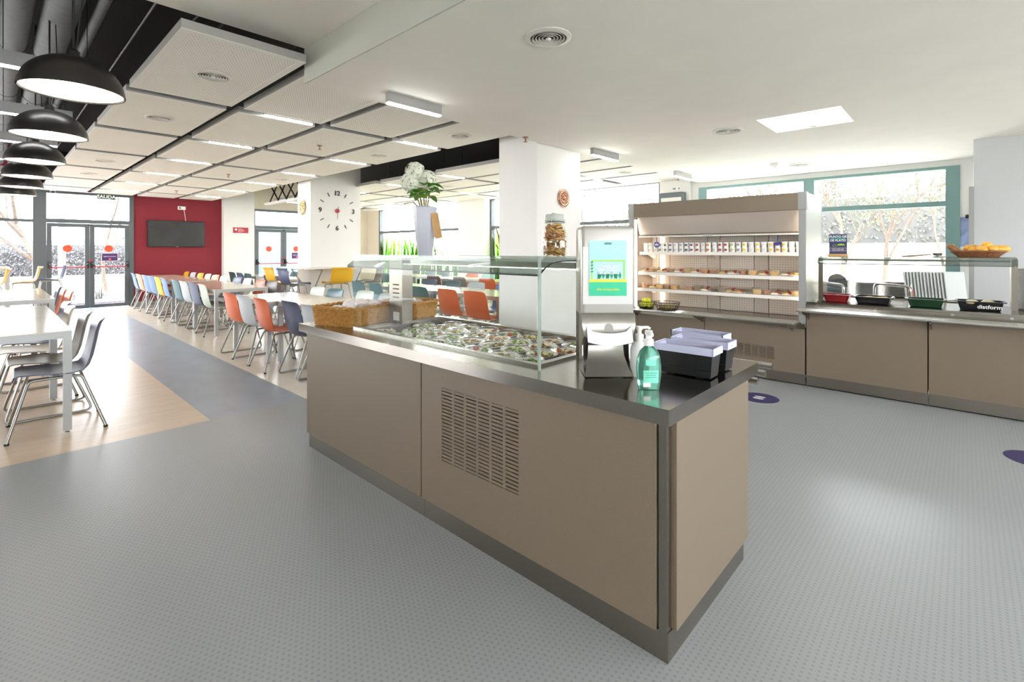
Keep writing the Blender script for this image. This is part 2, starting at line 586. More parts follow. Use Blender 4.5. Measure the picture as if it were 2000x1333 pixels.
strip(2.15, 2.68, 3.345, 2.56, 'lit surface strip light under the corner of the low ceiling', tall=.09)
strip(5.03, 5.62, 3.34, 2.56, 'lit surface strip light beside the pillar with the copper plate', tall=.09)
strip(7.35, 7.95, 3.34, 2.56, 'lit surface strip light above the chilled display', tall=.09)

# ---- round air diffusers
def diffuser(x, y, z, r, label):
    t = thing('air_diffuser', label, 'air vent', (x, y, z), 0, 'round air diffusers')
    m = mat('diffuser_white', '#d9d6ce', 0.45)
    MB().lathe([(r, 0), (r, -.006), (r * .8, -.014), (r * .78, -.001)], 32).build('flange', m, t, True)
    MB().lathe([(0, .002), (r * .79, .002), (r * .79, -.002), (0, -.002)], 24).build('throat', M_lamdark, t)  # flat dark disc, its colour stands in for the shade of a recess
    for q, k in enumerate((.66, .52, .38, .24)):
        MB().lathe([(r * k, -.003), (r * (k + .055), -.010), (r * (k + .05), -.013), (r * (k - .005), -.006)], 28).build('cone_ring', m, t, True)
    MB().lathe([(0, -.026), (r * .1, -.024), (r * .13, -.01), (r * .05, 0), (0, 0)], 16).build('centre_boss', m, t, True)
diffuser(2.24, 1.79, ZL, .135, 'round grey air diffuser in the low ceiling above the salad counter')
diffuser(5.26, 1.81, ZL, .15, 'round air diffuser beside the rooflight')
diffuser(8.05, 1.78, ZL, .15, 'round air diffuser next to the smoke detector by the windows')
for x, y, l in ((1.19, 4.26, 'air diffuser in the ceiling panel nearest the soffit'), (1.19, 6.0, 'air diffuser in the second panel of the row along the black void'),
                (1.2, 9.5, 'air diffuser in the fourth panel of the row along the black void'), (1.2, 11.25, 'air diffuser in the fifth panel of the row along the black void'),
                (3.79, 4.36, 'air diffuser in the panel at the edge of the low ceiling'), (3.79, 6.1, 'air diffuser in the outer panel before the clock pillar'),
                (3.79, 9.5, 'air diffuser in the outer panel beside the clock pillar'), (3.79, 14.5, 'air diffuser in the last panel before the crimson wall'),
                (7.5, 9.5, 'air diffuser in the panels far beyond the vase'), (6.6, 8.0, 'air diffuser in the panels above the vase'), (7.5, 4.3, 'air diffuser in the panel between pillar and dispenser pillar')):
    diffuser(x, y, ZP + .002, .13, l)

# ---- sprinklers, detectors
def sprinkler(x, y, z, label):
    t = thing('sprinkler_head', label, 'sprinkler', (x, y, z), 0, 'sprinkler heads')
    m = mat('copper_brass', '#9a7a5c', 0.35, metal=0.9)
    MB().lathe([(0, 0), (.035, 0), (.03, -.008), (0, -.008)], 18).build('cover_plate', m, t)
    MB().tube([(0, 0, -.008), (0, 0, -.05)], .009, 8).build('body', m, t)
    MB().lathe([(0, -.05), (.022, -.05), (.022, -.055), (0, -.055)], 12).build('deflector', m, t)
sprinkler(4.05, 3.56, ZL, 'copper sprinkler head in front of the pillar with the copper plate')
sprinkler(8.05, 3.6, ZL, 'sprinkler head above the paper towel dispenser pillar')
sprinkler(2.92, 6.1, ZP, 'sprinkler head under the third panel row, nearest the soffit')
sprinkler(2.92, 9.6, ZP, 'sprinkler head under the third panel row, midway to the crimson wall')
sprinkler(2.92, 13.1, ZP, 'sprinkler head under the third panel row close to the crimson wall')
t = thing('smoke_detector', 'white smoke detector on the low ceiling near the windows', 'detector', (7.7, 2.0, ZL))
MB().lathe([(0, 0), (.07, 0), (.07, -.02), (.05, -.045), (0, -.05)], 20).build('housing', M_whitepl, t, True)
MB().lathe([(0, -.05), (.02, -.05), (.018, -.06), (0, -.06)], 10).build('sensor', M_panelside, t, True)
t = thing('dome_camera', 'small dark dome camera under the last ceiling panel by the doors', 'camera', (1.0, 15.0, ZP))
MB().lathe([(0, 0), (.05, 0), (.05, -.02), (0, -.02)], 16).build('mount', M_whitepl, t, True)
MB().lathe([(.045, -.02), (.04, -.05), (.02, -.07), (0, -.075)], 16).build('dome', M_blackpl, t, True)

# ---- pendant dome lamps
def pendant(x, y, i):
    labs = ['black dome pendant lamp nearest the soffit, first of the row over the tables', 'second black dome pendant lamp of the row over the tables', 'third black dome pendant lamp of the row over the tables',
            'fourth black dome pendant lamp of the row over the tables', 'fifth black dome pendant lamp of the row over the tables', 'black dome pendant lamp nearest the glass doors, last of the row']
    t = thing('pendant_lamp', labs[i], 'lamp', (x, y, 2.30), 0, 'black dome pendant lamps')
    r = .235
    prof = [(r * math.cos(a), .205 * math.sin(a)) for a in [R(90 * k / 12) for k in range(12)]] + [(.03, .205)]
    out = prof + [(.027, .20)] + [(p[0] - .006, max(p[1] - .006, 0.0)) for p in reversed(prof[:-1])]
    MB().lathe(out, 40).build('shade', mat('satin_black_enamel', '#2a2826', 0.35, metal=0.2), t, True)
    MB().lathe([(0, .19)] + [(max(p[0] - .01, 0), max(p[1] - .012, 0.008)) for p in reversed(prof[:-1])], 40).build('inner_reflector', mat('lamp_cream_inside', '#fff6ea', 0.5, emit=1.2), t, True)
    MB().lathe([(0, .03), (.05, .05), (.065, .09), (.04, .14), (.03, .19), (0, .19)], 16).build('bulb', M_bulb, t, True)
    MB().lathe([(0, .2), (.03, .2), (.03, .235), (.012, .25), (0, .25)], 16).build('cap', M_blacksteel, t, True)
    MB().tube([(0, 0, .25), (0, 0, 1.4)], .006, 6).build('cord', M_blackpl, t)
    MB().tube([(.01, 0, .24), (.045, .01, .6), (.02, 0, 1.4)], .004, 5).build('cable', M_blackpl, t)
for i, y in enumerate((3.73, 5.3, 6.95, 8.45, 9.9, 11.4)):
    pendant(.335, y, i)

# ---- door wall (Y = 15.4)
Y0, Y1 = YF_, YF_ + .18
struct(MB().box(0.8, Y0 + .01, 2.85, 4.51, Y1, 3.7).build('wall_far_void', M_black), 'black painted wall above the hanging panels')
struct(MB().box(2.52, Y0, 0, 4.51, Y1, 2.85).build('wall_far', M_red), 'crimson wall behind the television')
struct(MB().box(2.52, Y0 - .02, 0, 4.51, Y0, .09).build('baseboard_far', M_alu), 'grey skirting of the crimson wall')
mb = MB().box(XL_, Y0, 2.80, .8, Y1, 3.7)
mb.box(.8, Y0, 2.80, 2.52, Y1, 2.85)
struct(mb.build('wall_far_top', M_red), 'dark red upstand over the glass doors')
struct(MB().box(4.51, Y0 - .2, 0, 5.31, Y1, 3.7).build('wall_pilaster', M_wall), 'white pilaster between crimson wall and second doors')
struct(MB().box(5.31, Y0, 2.62, 7.15, Y1, 3.7).build('wall_over_doors', M_beige), 'beige wall over the second doors')
struct(MB().box(7.15, Y0, 0, XR_ + .2, Y1, 3.7).build('wall_far_end', M_beige), 'beige wall beyond the second doors')
def frame_rect(mb, x0, z0, x1, z1, w_, y0, y1):
    mb.box(x0, y0, z0, x0 + w_, y1, z1)
    mb.box(x1 - w_, y0, z0, x1, y1, z1)
    mb.box(x0 + w_, y0, z0, x1 - w_, y1, z0 + w_)
    mb.box(x0 + w_, y0, z1 - w_, x1 - w_, y1, z1)
    return mb
M_sticker = mat('orange_red_sticker', '#f0502f', 0.5)
M_purple = mat('purple_print', '#4c2f66', 0.6)
M_pushred = mat('red_push_bar', '#b03040', 0.35)
def double_door(name, x0, x1, label, top=2.78, notice_w=.30):
    D = group_struct(name, label)
    xm = (x0 + x1) / 2
    fw = .09
    mb = MB()
    mb.box(x0, Y0 - .03, 0, x0 + fw, Y1 - .05, top)
    mb.box(x1 - fw, Y0 - .03, 0, x1, Y1 - .05, top)
    mb.box(x0 + fw, Y0 - .03, 2.04, x1 - fw, Y1 - .05, 2.13)
    mb.box(x0 + fw, Y0 - .03, top - .06, x1 - fw, Y1 - .05, top)
    mb.build('frame', M_frame, D)
    MB().box(x0 + fw, Y0 + .04, 2.13, x1 - fw, Y0 + .05, top - .06).build('pane', M_glass, D)
    for s, (a, b_) in enumerate(((x0 + fw + .005, xm - .003), (xm + .003, x1 - fw - .005))):
        leaf = frame_rect(MB(), a, .012, b_, 2.03, .085, Y0 - .02, Y0 + .035).build('door_leaf', M_frame, D)
        MB().box(a + .085, Y0 + .003, .097, b_ - .085, Y0 + .011, 1.945).build('pane', M_glass, leaf)
        disc(MB(), ((a + b_) / 2 - .02, Y0 + .002, 1.44), .085, .002, 1).build('sticker', M_sticker, leaf)
        pb = MB()
        pb.tube([(a + .05, Y0 - .10, 1.0), (b_ - .05, Y0 - .10, 1.0)], .016, 10)
        pb.build('push_bar', M_pushred, leaf, True)
        for q in (a + .04, b_ - .04):
            MB().rbox(q - .03, Y0 - .075, .97, q + .03, Y0 - .021, 1.13, .01).build('bar_bracket', M_blackpl, leaf)
            MB().tube(fillet([(q, Y0 - .07, 1.09), (q, Y0 - .12, 1.06), (q + (.05 if q == a + .04 else -.05), Y0 - .10, 1.0)], .03), .014, 8).build('lever', M_blackpl, leaf, True)
        MB().rbox((b_ - .03) if s == 0 else (a + .0), Y0 - .045, 1.98, (b_) if s == 0 else (a + .03), Y0 - .021, 2.03, .004).build('closer_cap', M_blackpl, leaf)
        if s == 1:
            c_ = (a + b_) / 2
            n_ = MB().box(c_ - .16, Y0 + .0005, 1.13, c_ + .16, Y0 + .002, 1.33).build('notice', M_paper, leaf)
            MB().box(c_ - .15, Y0 - .001, 1.14, c_ + .15, Y0 + .0004, 1.32).build('print', M_purple, n_)
            letter('Salida de emergencia', .028, M_paper, n_, (c_, Y0 - .0015, 1.245), FACE_NY, bold=True)
            disc(MB(), (c_, Y0 - .0012, 1.18), .026, .001, 1, 16).build('emblem', mat('pink_print', '#e0607a', .6), n_)
    disc(MB(), (xm + .02, Y0 - .021, 1.15), .03, .01, 1, 16).build('red_button', mat('red_button', '#c03040', .4), D)
    return D
double_door('door_1', 0.83, 2.52, 'grey aluminium double glass doors beside the crimson wall')
double_door('door_2', 5.31, 7.12, 'grey aluminium double glass doors behind the clock pillar', top=2.62)
# window left of the doors
W = group_struct('window_1', 'tall glazing beside the first glass doors')
mb = MB()
for x in (-4.4, -2.1, .70): mb.box(x, Y0 - .03, 0, x + (.13 if x > 0 else .08), Y1 - .05, 2.80)
mb.box(-4.4, Y0 - .03, 2.04, .70, Y1 - .05, 2.10)
mb.box(-4.4, Y0 - .03, 2.72, .70, Y1 - .05, 2.80)
mb.box(-4.4, Y0 - .03, 0, .70, Y1 - .05, .1)
mb.build('window_frame', M_frame, W)
for (a, b_) in ((-4.32, -2.1), (-2.02, .70)):
    MB().box(a, Y0 + .04, .1, b_, Y0 + .05, 2.04).build('pane', M_glass, W)
    MB().box(a, Y0 + .04, 2.10, b_, Y0 + .05, 2.72).build('pane', M_glass, W)

# ---- window wall (X = 9.1)
X0, X1 = XR_, XR_ + .18
struct(MB().box(X0, 14.63, 0, X1, YF_ + .18, 3.7).build('wall_right_end', M_beige), 'pale wall in the corner by the windows')
struct(MB().box(X0 - .22, 9.24, 0, X1, 10.28, 3.7).build('wall_pier', M_wall), 'white pier between the large windows')
struct(MB().box(X0 - .1, 3.80, 0, X1, 4.40, 3.7).build('wall_dispenser_pier', M_wall), 'white pier carrying the paper dispenser')
struct(MB().box(X0, 3.66, 2.78, X1, YF_, 3.7).build('wall_right_top', M_wall), 'white wall strip over the large windows')
struct(MB().box(X0, YB_, 0, X1, .05, 2.65).build('wall_right', M_wall), 'white wall past the last window')
struct(MB().box(X0, .05, 2.57, X1, 3.66, 2.66).build('trim_5', M_wall), 'white head trim of the servery window')
def xwindow(name, y0, y1, z0, z1, zt, muls, m, label, fw=.06):
    W = group_struct(name, label)
    mb = MB()
    mb.box(X0 - .02, y0, z0, X0 + .1, y0 + fw, z1)
    mb.box(X0 - .02, y1 - fw, z0, X0 + .1, y1, z1)
    mb.box(X0 - .02, y0 + fw, zt - .035, X0 + .1, y1 - fw, zt + .035)
    mb.box(X0 - .02, y0 + fw, z1 - .04, X0 + .1, y1 - fw, z1)
    mb.box(X0 - .02, y0 + fw, z0, X0 + .1, y1 - fw, z0 + .06)
    for y in muls:
        mb.box(X0 - .02, y - fw / 2, z0 + .06, X0 + .1, y + fw / 2, zt - .035)
        mb.box(X0 - .02, y - fw / 2, zt + .035, X0 + .1, y + fw / 2, z1 - .04)
    mb.build('window_frame', m, W)
    ys = [y0 + fw] + [v for y in muls for v in (y - fw / 2, y + fw / 2)] + [y1 - fw]
    for a, b_ in zip(ys[::2], ys[1::2]):
        MB().box(X0 + .03, a, z0 + .06, X0 + .04, b_, zt - .035).build('pane', M_glass, W)
        MB().box(X0 + .03, a, zt + .035, X0 + .04, b_, z1 - .04).build('pane', M_glass, W)
xwindow('window_2', 10.28, 14.63, .08, 2.78, 2.0, [], M_frame, 'wide window in the far corner of the dining room')
xwindow('window_3', 4.40, 9.24, .08, 2.78, 2.0, [], M_frame, 'wide window behind the pillar with the copper plate')
xwindow('window_4', .05, 3.66, .5, 2.57, 2.05, [1.86], M_teal, 'teal framed window behind the serving counter', fw=.15)
for i, (y0, y1, z) in enumerate(((.05, 3.66, .5), (4.4, 9.24, .08), (10.28, 14.63, .08))):
    struct(MB().box(X0, y0, 0, X1, y1, z).build('trim_%d' % (6 + i), M_wall), 'white sill wall under a window')
struct(MB().box(X0, 3.661, 0, X1, 3.8, 2.96).build('trim_9', M_wall), 'white strip beside the dispenser pier')
# grey wall at the servery end, with its metal door jamb
struct(MB().box(7.6, YB_, 0, 7.85, -.07, 2.65).build('wall_grey', M_greywall), 'pale grey wall at the end of the serving counter')
struct(MB().box(7.56, -.075, 0, 7.6, -.03, 2.12).build('trim_10', M_alu), 'aluminium jamb on the edge of the grey wall')

# ---- unseen sides of the room, with openings added to light it
mb = MB().box(XL_ - .2, YB_ - .2, 0, XL_, 8.0, 3.85)
mb.box(XL_ - .2, 8.0, 0, XL_, YF_, .7)
struct(mb.build('wall_left', M_wall), 'unseen white street side wall, opening towards the doors added for light')
struct(MB().box(XL_ - .2, 8.0, 2.6, XL_, YF_ + .2, 3.85).build('wall_left_top', M_wall), 'unseen wall over the street side opening added for light')
mb = MB().box(XL_, YB_ - .2, 0, XR_ + .2, YB_, 1.25)
mb.box(XL_, YB_ - .2, 2.03, XR_ + .2, YB_, 3.05)
struct(mb.build('wall_back', M_wall), 'unseen white back wall with a ribbon opening added for light')

# ---- pillars
struct(MB().box(4.36, 3.655, 0, 5.23, 4.27, 3.7).build('wall_pillar_plate', M_wall), 'white pillar carrying the copper plate')
struct(MB().box(4.36, 9.50, 0, 5.45, 10.08, 3.7).build('wall_pillar_clock', M_wall), 'white pillar carrying the wall clock')

# ---- black steel truss over the second doors
t = thing('steel_truss', 'black crossed steel bars above the second doors', 'truss', (4.95, 11.3, 2.61))
for k in range(5):
    y = -.75 + .5 * k
    MB().tube([(0, y, .02), (0, y + .62, .55)], .016, 6).build('brace', M_blacksteel, t)
    MB().tube([(0.05, y + .70, .02), (0.05, y + .08, .55)], .016, 6).build('brace', M_blacksteel, t)
for y in (-.8, .9, 1.9): MB().tube([(.02, y, .6), (.02, y, 1.08)], .012, 6).build('hanger_rod', M_blacksteel, t)
MB().box(-.03, -.85, .55, .08, 2.1, .60).build('top_chord', M_blacksteel, t)
MB().box(-.03, -.85, -.03, .08, 2.1, .02).build('bottom_chord', M_panelside, t)

# ================================================================== SALAD COUNTER (island)
ic = thing('salad_counter', 'long taupe and steel salad counter standing alone in the room', 'counter', (1.52, .71, 0))
ox, oy = 1.52, .71
def ib(x0, y0, z0, x1, y1, z1, mb=None):
    return (mb or MB()).box(x0 - ox, y0 - oy, z0, x1 - ox, y1 - oy, z1)
ZT = .875
# core carcass
ib(1.60, .78, .02, 2.33, 3.40, .60).build('carcass', M_lamdark, ic)
# front panels with the louvre cut out of the second one
ib(1.553, 2.10, .10, 1.60, 3.44, .82).build('front_panel', M_lam, ic)
gy0, gy1, gz0, gz1 = 1.405, 1.925, .345, .71
pm = MB()
ib(1.553, .776, .10, 1.60, gy0, .82, pm)
ib(1.553, gy1, .10, 1.60, 2.09, .82, pm)
ib(1.553, gy0, .10, 1.60, gy1, gz0, pm)
ib(1.553, gy0, gz1, 1.60, gy1, .82, pm)
fp = pm.build('front_panel', M_lam, ic)
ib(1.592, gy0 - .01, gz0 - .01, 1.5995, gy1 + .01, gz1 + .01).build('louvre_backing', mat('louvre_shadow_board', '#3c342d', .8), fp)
nr = 21
ph = (gz1 - gz0) / nr
sl = ib(1.5545, gy0, 0, 1.5715, gy1, ph * .64).mesh('slat', M_lam)
for k in range(nr):
    inst('slat', sl, fp, (0, 0, gz0 + ph * (k + .18)))
cw = (gy1 - gy0) / 6
st = ib(1.554, -.0075, gz0, 1.573, .0075, gz1).mesh('stile', M_lam)
for k in range(1, 6):
    inst('stile', st, fp, (0, gy0 + cw * k, 0))
# rear panels + end panels
ib(2.30, .735, .10, 2.35, 3.44, .82).build('rear_panel', M_lam, ic)
ib(1.604, .722, .095, 2.352, .765, .82).build('end_panel', M_lam, ic)
ib(1.60, 3.41, .10, 2.30, 3.44, .82).build('end_panel', M_lam, ic)
ib(1.563, .738, .10, 1.594, .768, .82).build('corner_post', M_steel, ic)
ib(1.594, .745, .10, 1.604, .77, .82).build('corner_gap', M_lamdark, ic)
# plinth
ib(1.565, 2.08, 0, 1.585, 3.43, .10).build('plinth', M_steel, ic)
ib(1.565, .735, 0, 1.585, 2.078, .10).build('plinth', M_steel, ic)
ib(1.585, .735, 0, 2.33, .755, .098).build('plinth', M_steel, ic)
ib(2.31, .755, 0, 2.33, 3.43, .10).build('plinth', M_steel, ic)
# worktop with the cold well opening
wx0, wx1, wy0, wy1 = 1.705, 2.375, 1.43, 2.97
tm = MB()
ib(1.52, .71, .82, 2.455, wy0, ZT, tm)
ib(1.52, wy1, .82, 2.455, 3.50, ZT, tm)
ib(1.52, wy0, .82, wx0, wy1, ZT, tm)
ib(wx1, wy0, .82, 2.455, wy1, ZT, tm)
tm.build('worktop', M_steeltop, ic)
bm_ = MB()
zb = .795
ib(wx0, wy0, zb - .01, wx1, wy1, zb, bm_)
for a in ((wx0, wy0, wx0 + .006, wy1), (wx1 - .006, wy0, wx1, wy1), (wx0, wy0, wx1, wy0 + .006), (wx0, wy1 - .006, wx1, wy1)):
    ib(a[0], a[1], zb, a[2], a[3], .871, bm_)
bm_.build('cold_well', M_steel, ic)
rm = MB()
for a in ((wx0 - .035, wy0 - .035, wx0, wy1 + .035), (wx1, wy0 - .035, wx1 + .035, wy1 + .035), (wx0, wy0 - .035, wx1, wy0), (wx0, wy1, wx1, wy1 + .035)):
    ib(a[0], a[1], ZT, a[2], a[3], ZT + .012, rm)
rm.build('well_rim', M_steel, ic)
# tray slide on the far side
for k, (x, z) in enumerate(((2.56, .76), (2.68, .775), (2.80, .79))):
    MB().tube([(x - ox, .74 - oy, z), (x - ox, 3.4 - oy, z)], .018, 12).build('tray_rail', M_chrome, ic, True)
for y in (1.0, 2.1, 3.2):
    ib(2.352, y, .70, 2.82, y + .02, .745).build('rail_bracket', M_steel, ic)

# ---- sneeze guard with glass shelf
sg = thing('sneeze_guard', 'clear sneeze guard with curved glass shelf on the salad counter', 'sneeze guard', (2.05, 2.2, ZT))
gx, gy = 2.05, 2.2
def sb(x0, y0, z0, x1, y1, z1, mb=None):
    return (mb or MB()).box(x0 - gx, y0 - gy, z0 - ZT, x1 - gx, y1 - gy, z1 - ZT)
M_post = mat('dark_brushed_steel', '#7b746b', .3, metal=1.0, noise=.06, nscale=40, stretch=(1, 1, 22))
for y in (1.40, 3.0):
    p = sb(2.0, y - .022, ZT, 2.13, y + .022, 1.345).build('post', M_post, sg)
    if y > 2:
        sb(1.985, y - .10, ZT, 1.999, y + .06, 1.345).build('post_cover', M_post, p)
        for k in range(4): sb(1.982, y - .06, 1.06 + .03 * k, 1.9845, y + .01, 1.068 + .03 * k).build('vent_slot', M_lamdark, p)
        sb(1.979, y - .07, .90, 1.9835, y + .0, .96).build('rating_label', M_whitepl, p)
prof = [(1.655, 1.292), (1.69, 1.318), (1.73, 1.338), (1.78, 1.349), (1.85, 1.354), (2.1, 1.355), (2.38, 1.355)]
MB().sheet([[(x - gx, y - gy, z - ZT) for (x, z) in prof] for y in (1.38, 2.2, 3.05)], .008).build('glass_shelf', M_shelfglass, sg, True)
em = MB()
em.tube([(1.655 - gx, 1.38 - gy, 1.288 - ZT), (1.655 - gx, 3.05 - gy, 1.288 - ZT)], .004, 6)
em.build('shelf_edge', M_blacksteel, sg)
MB().tube([(x - gx, 1.377 - gy, z - ZT - .004) for x, z in prof], .004, 6).build('shelf_edge', M_blacksteel, sg)
sb(1.632, 1.36, ZT, 1.640, 2.94, 1.372).build('acrylic_screen', M_clear, sg)
sb(1.640, 1.352, ZT, 2.16, 1.360, 1.372).build('acrylic_screen', M_clear, sg)
edge = mat('acrylic_edge', '#dfe9e4', .15)
MB().box(1.630 - gx, 1.352 - gy, 0, 1.6418 - gx, 1.3622 - gy, .497).build('acrylic_edge', glassmat('acrylic_corner', '#d5e6de', 2.0, haze=.25), sg)
sb(2.02, 1.43, 1.305, 2.08, 2.97, 1.335).build('light_channel', M_steel, sg)
sb(2.03, 1.45, 1.299, 2.07, 2.95, 1.3045).build('light_strip', mat('lit_counter_strip', '#fff6ea', .5, emit=7.0), sg)

# ---- salad bowls under film
foods = [[('#6f8f3a', 10), ('#d9d2b0', 6), ('#c2532e', 5)], [('#7b9a3f', 14), ('#e9e3d0', 8)], [('#c9673a', 12), ('#e6d7b4', 6), ('#7f9440', 4)], [('#a9b06a', 10), ('#8a4630', 6), ('#efe9d8', 6)], [('#5d7d34', 8), ('#b83f2a', 8), ('#e8dca0', 8)]]
BOWL = MB().lathe([(0, 0), (.046, 0), (.050, .008), (.064, .052), (.084, .062), (.084, .065), (.062, .058), (.047, .014), (0, .012)], 28).mesh('bowl', M_ceram, True)
FILM = MB().lathe([(.085, .062), (.076, .076), (.05, .086), (0, .088)], 20)
for i, p in enumerate(FILM.v): FILM.v[i] = (p[0], p[1], p[2] + random.uniform(-.004, .004))
FILM = FILM.mesh('cling_film', M_film, True)
food_me = []
for f in foods:
    lay = []
    for col, n in f:
        mb = MB()
        for _ in range(n):
            a, r = random.uniform(0, 2 * PI), .058 * math.sqrt(random.random())
            c = Vector((r * math.cos(a), r * math.sin(a), .064 - r * .15 + random.uniform(-.004, .01)))
            s = random.uniform(.011, .022)
            k = len(mb.v)
            mb.lathe([(0, -.5), (.7, -.35), (1, .1), (.6, .45), (0, .5)], 7)
            mb.xf(Matrix.Translation(c) @ Euler((random.uniform(-.6, .6), random.uniform(-.6, .6), a)).to_matrix().to_4x4() @ Matrix.Diagonal((s, s * random.uniform(.5, 1), s * .6, 1)), k)
        lay.append(mb.mesh('salad', mat('food_' + col, col, .45, noise=.2, nscale=200), True))
    food_me.append(lay)
blab = ['white bowl of green and tomato salad under film in the cold well', 'white bowl of leafy green salad under film in the cold well', 'white bowl of orange carrot salad under film in the cold well',
        'white bowl of mixed pulses salad under film in the cold well', 'white bowl of salad with red pieces under film in the cold well']
ys_ = [1.56 + .182 * k for k in range(8)]
for r_ in range(4):
    for k, y in enumerate(ys_):
        if r_ in (1, 3):
            y += .06
        if y > 2.86: continue
        x = 1.80 + .163 * r_ + random.uniform(-.01, .01)
        if abs(x - 2.05) < .14 and (abs(y - 1.40) < .14 or y > 2.85): continue
        f = (k * 2 + r_ * 3 + (1 if y < 2 else 0)) % 5
        if y > 2.35: f = [1, 3, 1, 0, 3][f]
        t = thing('salad_bowl', blab[f], 'bowl', (x, y + random.uniform(-.006, .006), zb + (0 if r_ % 2 else .006)), random.uniform(0, 6), 'bowls of salad in the cold well')
        t.location.z = zb
        inst('bowl', BOWL, t)
        for me in food_me[f]: inst('salad', me, t)
        inst('cling_film', FILM, t)

# ---- wicker baskets of wrapped bread
def wicker(t, a, b_, h, m, rows_=15, stakes=44, flare=.012, r=.0065, cr=.03):
    """rounded-rectangle woven basket: stakes, wavy strands, braided rim, base"""
    def loop(sc, n):
        pts = []
        A, B = a / 2 + sc, b_ / 2 + sc
        per = []
        corners = [(A - cr, B - cr, 0), (-A + cr, B - cr, 90), (-A + cr, -B + cr, 180), (A - cr, -B + cr, 270)]
        raw = []
        for cx, cy, a0 in corners:
            for q in range(7):
                an = R(a0 + 15 * q)
                raw.append((cx + cr * math.cos(an), cy + cr * math.sin(an)))
        raw.append(raw[0])
        L = [0]
        for p, q in zip(raw, raw[1:]): L.append(L[-1] + math.dist(p, q))
        j = 0
        for k in range(n):
            s = L[-1] * k / n
            while L[j + 1] < s: j += 1
            f = (s - L[j]) / max(L[j + 1] - L[j], 1e-9)
            p, q = raw[j], raw[j + 1]
            nx, ny = (q[1] - p[1]), -(q[0] - p[0])
            l = math.hypot(nx, ny) or 1
            pts.append((p[0] + (q[0] - p[0]) * f, p[1] + (q[1] - p[1]) * f, nx / l, ny / l))
        return pts
    wv = MB()
    n = stakes * 3
    for k in range(rows_):
        z = .012 + (h - .03) * k / (rows_ - 1)
        lp = loop(flare * k / rows_, n)
        ph_ = PI * (k % 2)
        wv.tube([(x + nx * .006 * math.cos(PI * i * 1 / 1.5 + ph_), y + ny * .006 * math.cos(PI * i / 1.5 + ph_), z) for i, (x, y, nx, ny) in enumerate(lp)], h / rows_ * .52, 5, closed=True)
    wv.build('weave', m, t, True)
    sk = MB()
    lo, hi = loop(0, stakes), loop(flare, stakes)
    for p, q in zip(lo, hi):
        sk.tube([(p[0], p[1], .002), (q[0], q[1], h - .01)], .004, 5)
    sk.build('stake_frame', m, t)
    rm_ = MB()
    lp = loop(flare + .002, 90)
    for ph_ in (0, PI):
        rm_.tube([(x + nx * .006 * math.cos(i * 1.1 + ph_), y + ny * .006 * math.cos(i * 1.1 + ph_), h - .008 + .006 * math.sin(i * 1.1 + ph_)) for i, (x, y, nx, ny) in enumerate(lp)], .0075, 6, closed=True)
    rm_.build('rim', m, t, True)
    bs = [(p[0], p[1]) for p in loop(-.003, 40)]
    MB().prism(bs, 2, 0.0, .01).build('base', m, t)
bk = thing('wicker_basket', 'golden wicker basket of wrapped rolls on the counter end', 'basket', (1.845, 3.265, ZT), R(20))
wicker(bk, .47, .36, .135, M_wicker)
bk2 = thing('wicker_basket', 'second wicker basket partly hidden behind the guard post', 'basket', (2.285, 3.22, ZT), R(8))
wicker(bk2, .24, .34, .135, M_wicker, stakes=30)
def packet(loc, rz, s, mm, label, group, spots=True):
    t = thing('wrapped_roll', label, 'bread', loc, rz, group)
    mb = MB()
    mb.lathe([(0, -.8), (.55, -.7), (.95, -.25), (1, .1), (.8, .55), (.4, .8), (0, .85)], 14)
    for i, p in enumerate(mb.v): mb.v[i] = (p[0] * s[0], p[1] * s[1], p[2] * s[2])
    mb.build('roll', mat('crusty_roll', '#c39a66', .6, noise=.2, nscale=30), t, True)
    w_ = MB().lathe([(0, -.85), (.6, -.8), (1.05, -.3), (1.1, .15), (.85, .65), (.4, .95), (0, 1.0)], 12)
    for i, p in enumerate(w_.v):
        j = 1 + random.uniform(-.09, .09)
        w_.v[i] = (p[0] * s[0] * j, p[1] * s[1] * j, p[2] * s[2] * j)
    w_.build('wrapper', mm, t)
M_wrap = [glassmat('film_wrapper', '#f3eef2', 2.5, .2, haze=.35), mat('napkin_wrapper', '#efe8ec', .6, noise=.12, nscale=25), mat('rose_wrapper', '#e6c8c4', .6, noise=.15, nscale=30)]
c20, s20 = math.cos(R(20)), math.sin(R(20))
for i, (dx, dy, dz, k) in enumerate(((-.14, -.08, .09, 1), (-.03, -.09, .10, 0), (.09, -.08, .10, 2), (-.14, .06, .09, 1), (-.02, .05, .115, 1), (.10, .06, .115, 2), (.16, -.02, .10, 0))):
    packet((1.845 + dx * c20 - dy * s20, 3.265 + dx * s20 + dy * c20, ZT + dz), random.uniform(0, 3), (.068, .05, .045), M_wrap[k],
           ['film wrapped bread roll in the golden wicker basket', 'paper wrapped bread roll in the golden wicker basket', 'rose paper wrapped bread roll in the golden wicker basket'][k], 'wrapped rolls in the golden basket')
    packet((1.845 + dx * c20 - dy * s20, 3.265 + dx * s20 + dy * c20, ZT + .05), random.uniform(0, 3), (.06, .05, .04), M_wrap[1],
           'paper wrapped bread roll in the golden wicker basket', 'wrapped rolls in the golden basket')
for dx, dy in ((-.04, -.09), (.04, .0), (-.03, .09)):
    packet((2.285 + dx, 3.22 + dy, ZT + .10), random.uniform(0, 3), (.065, .05, .045), M_wrap[0], 'film wrapped bread roll in the second wicker basket', 'wrapped rolls in the second basket')

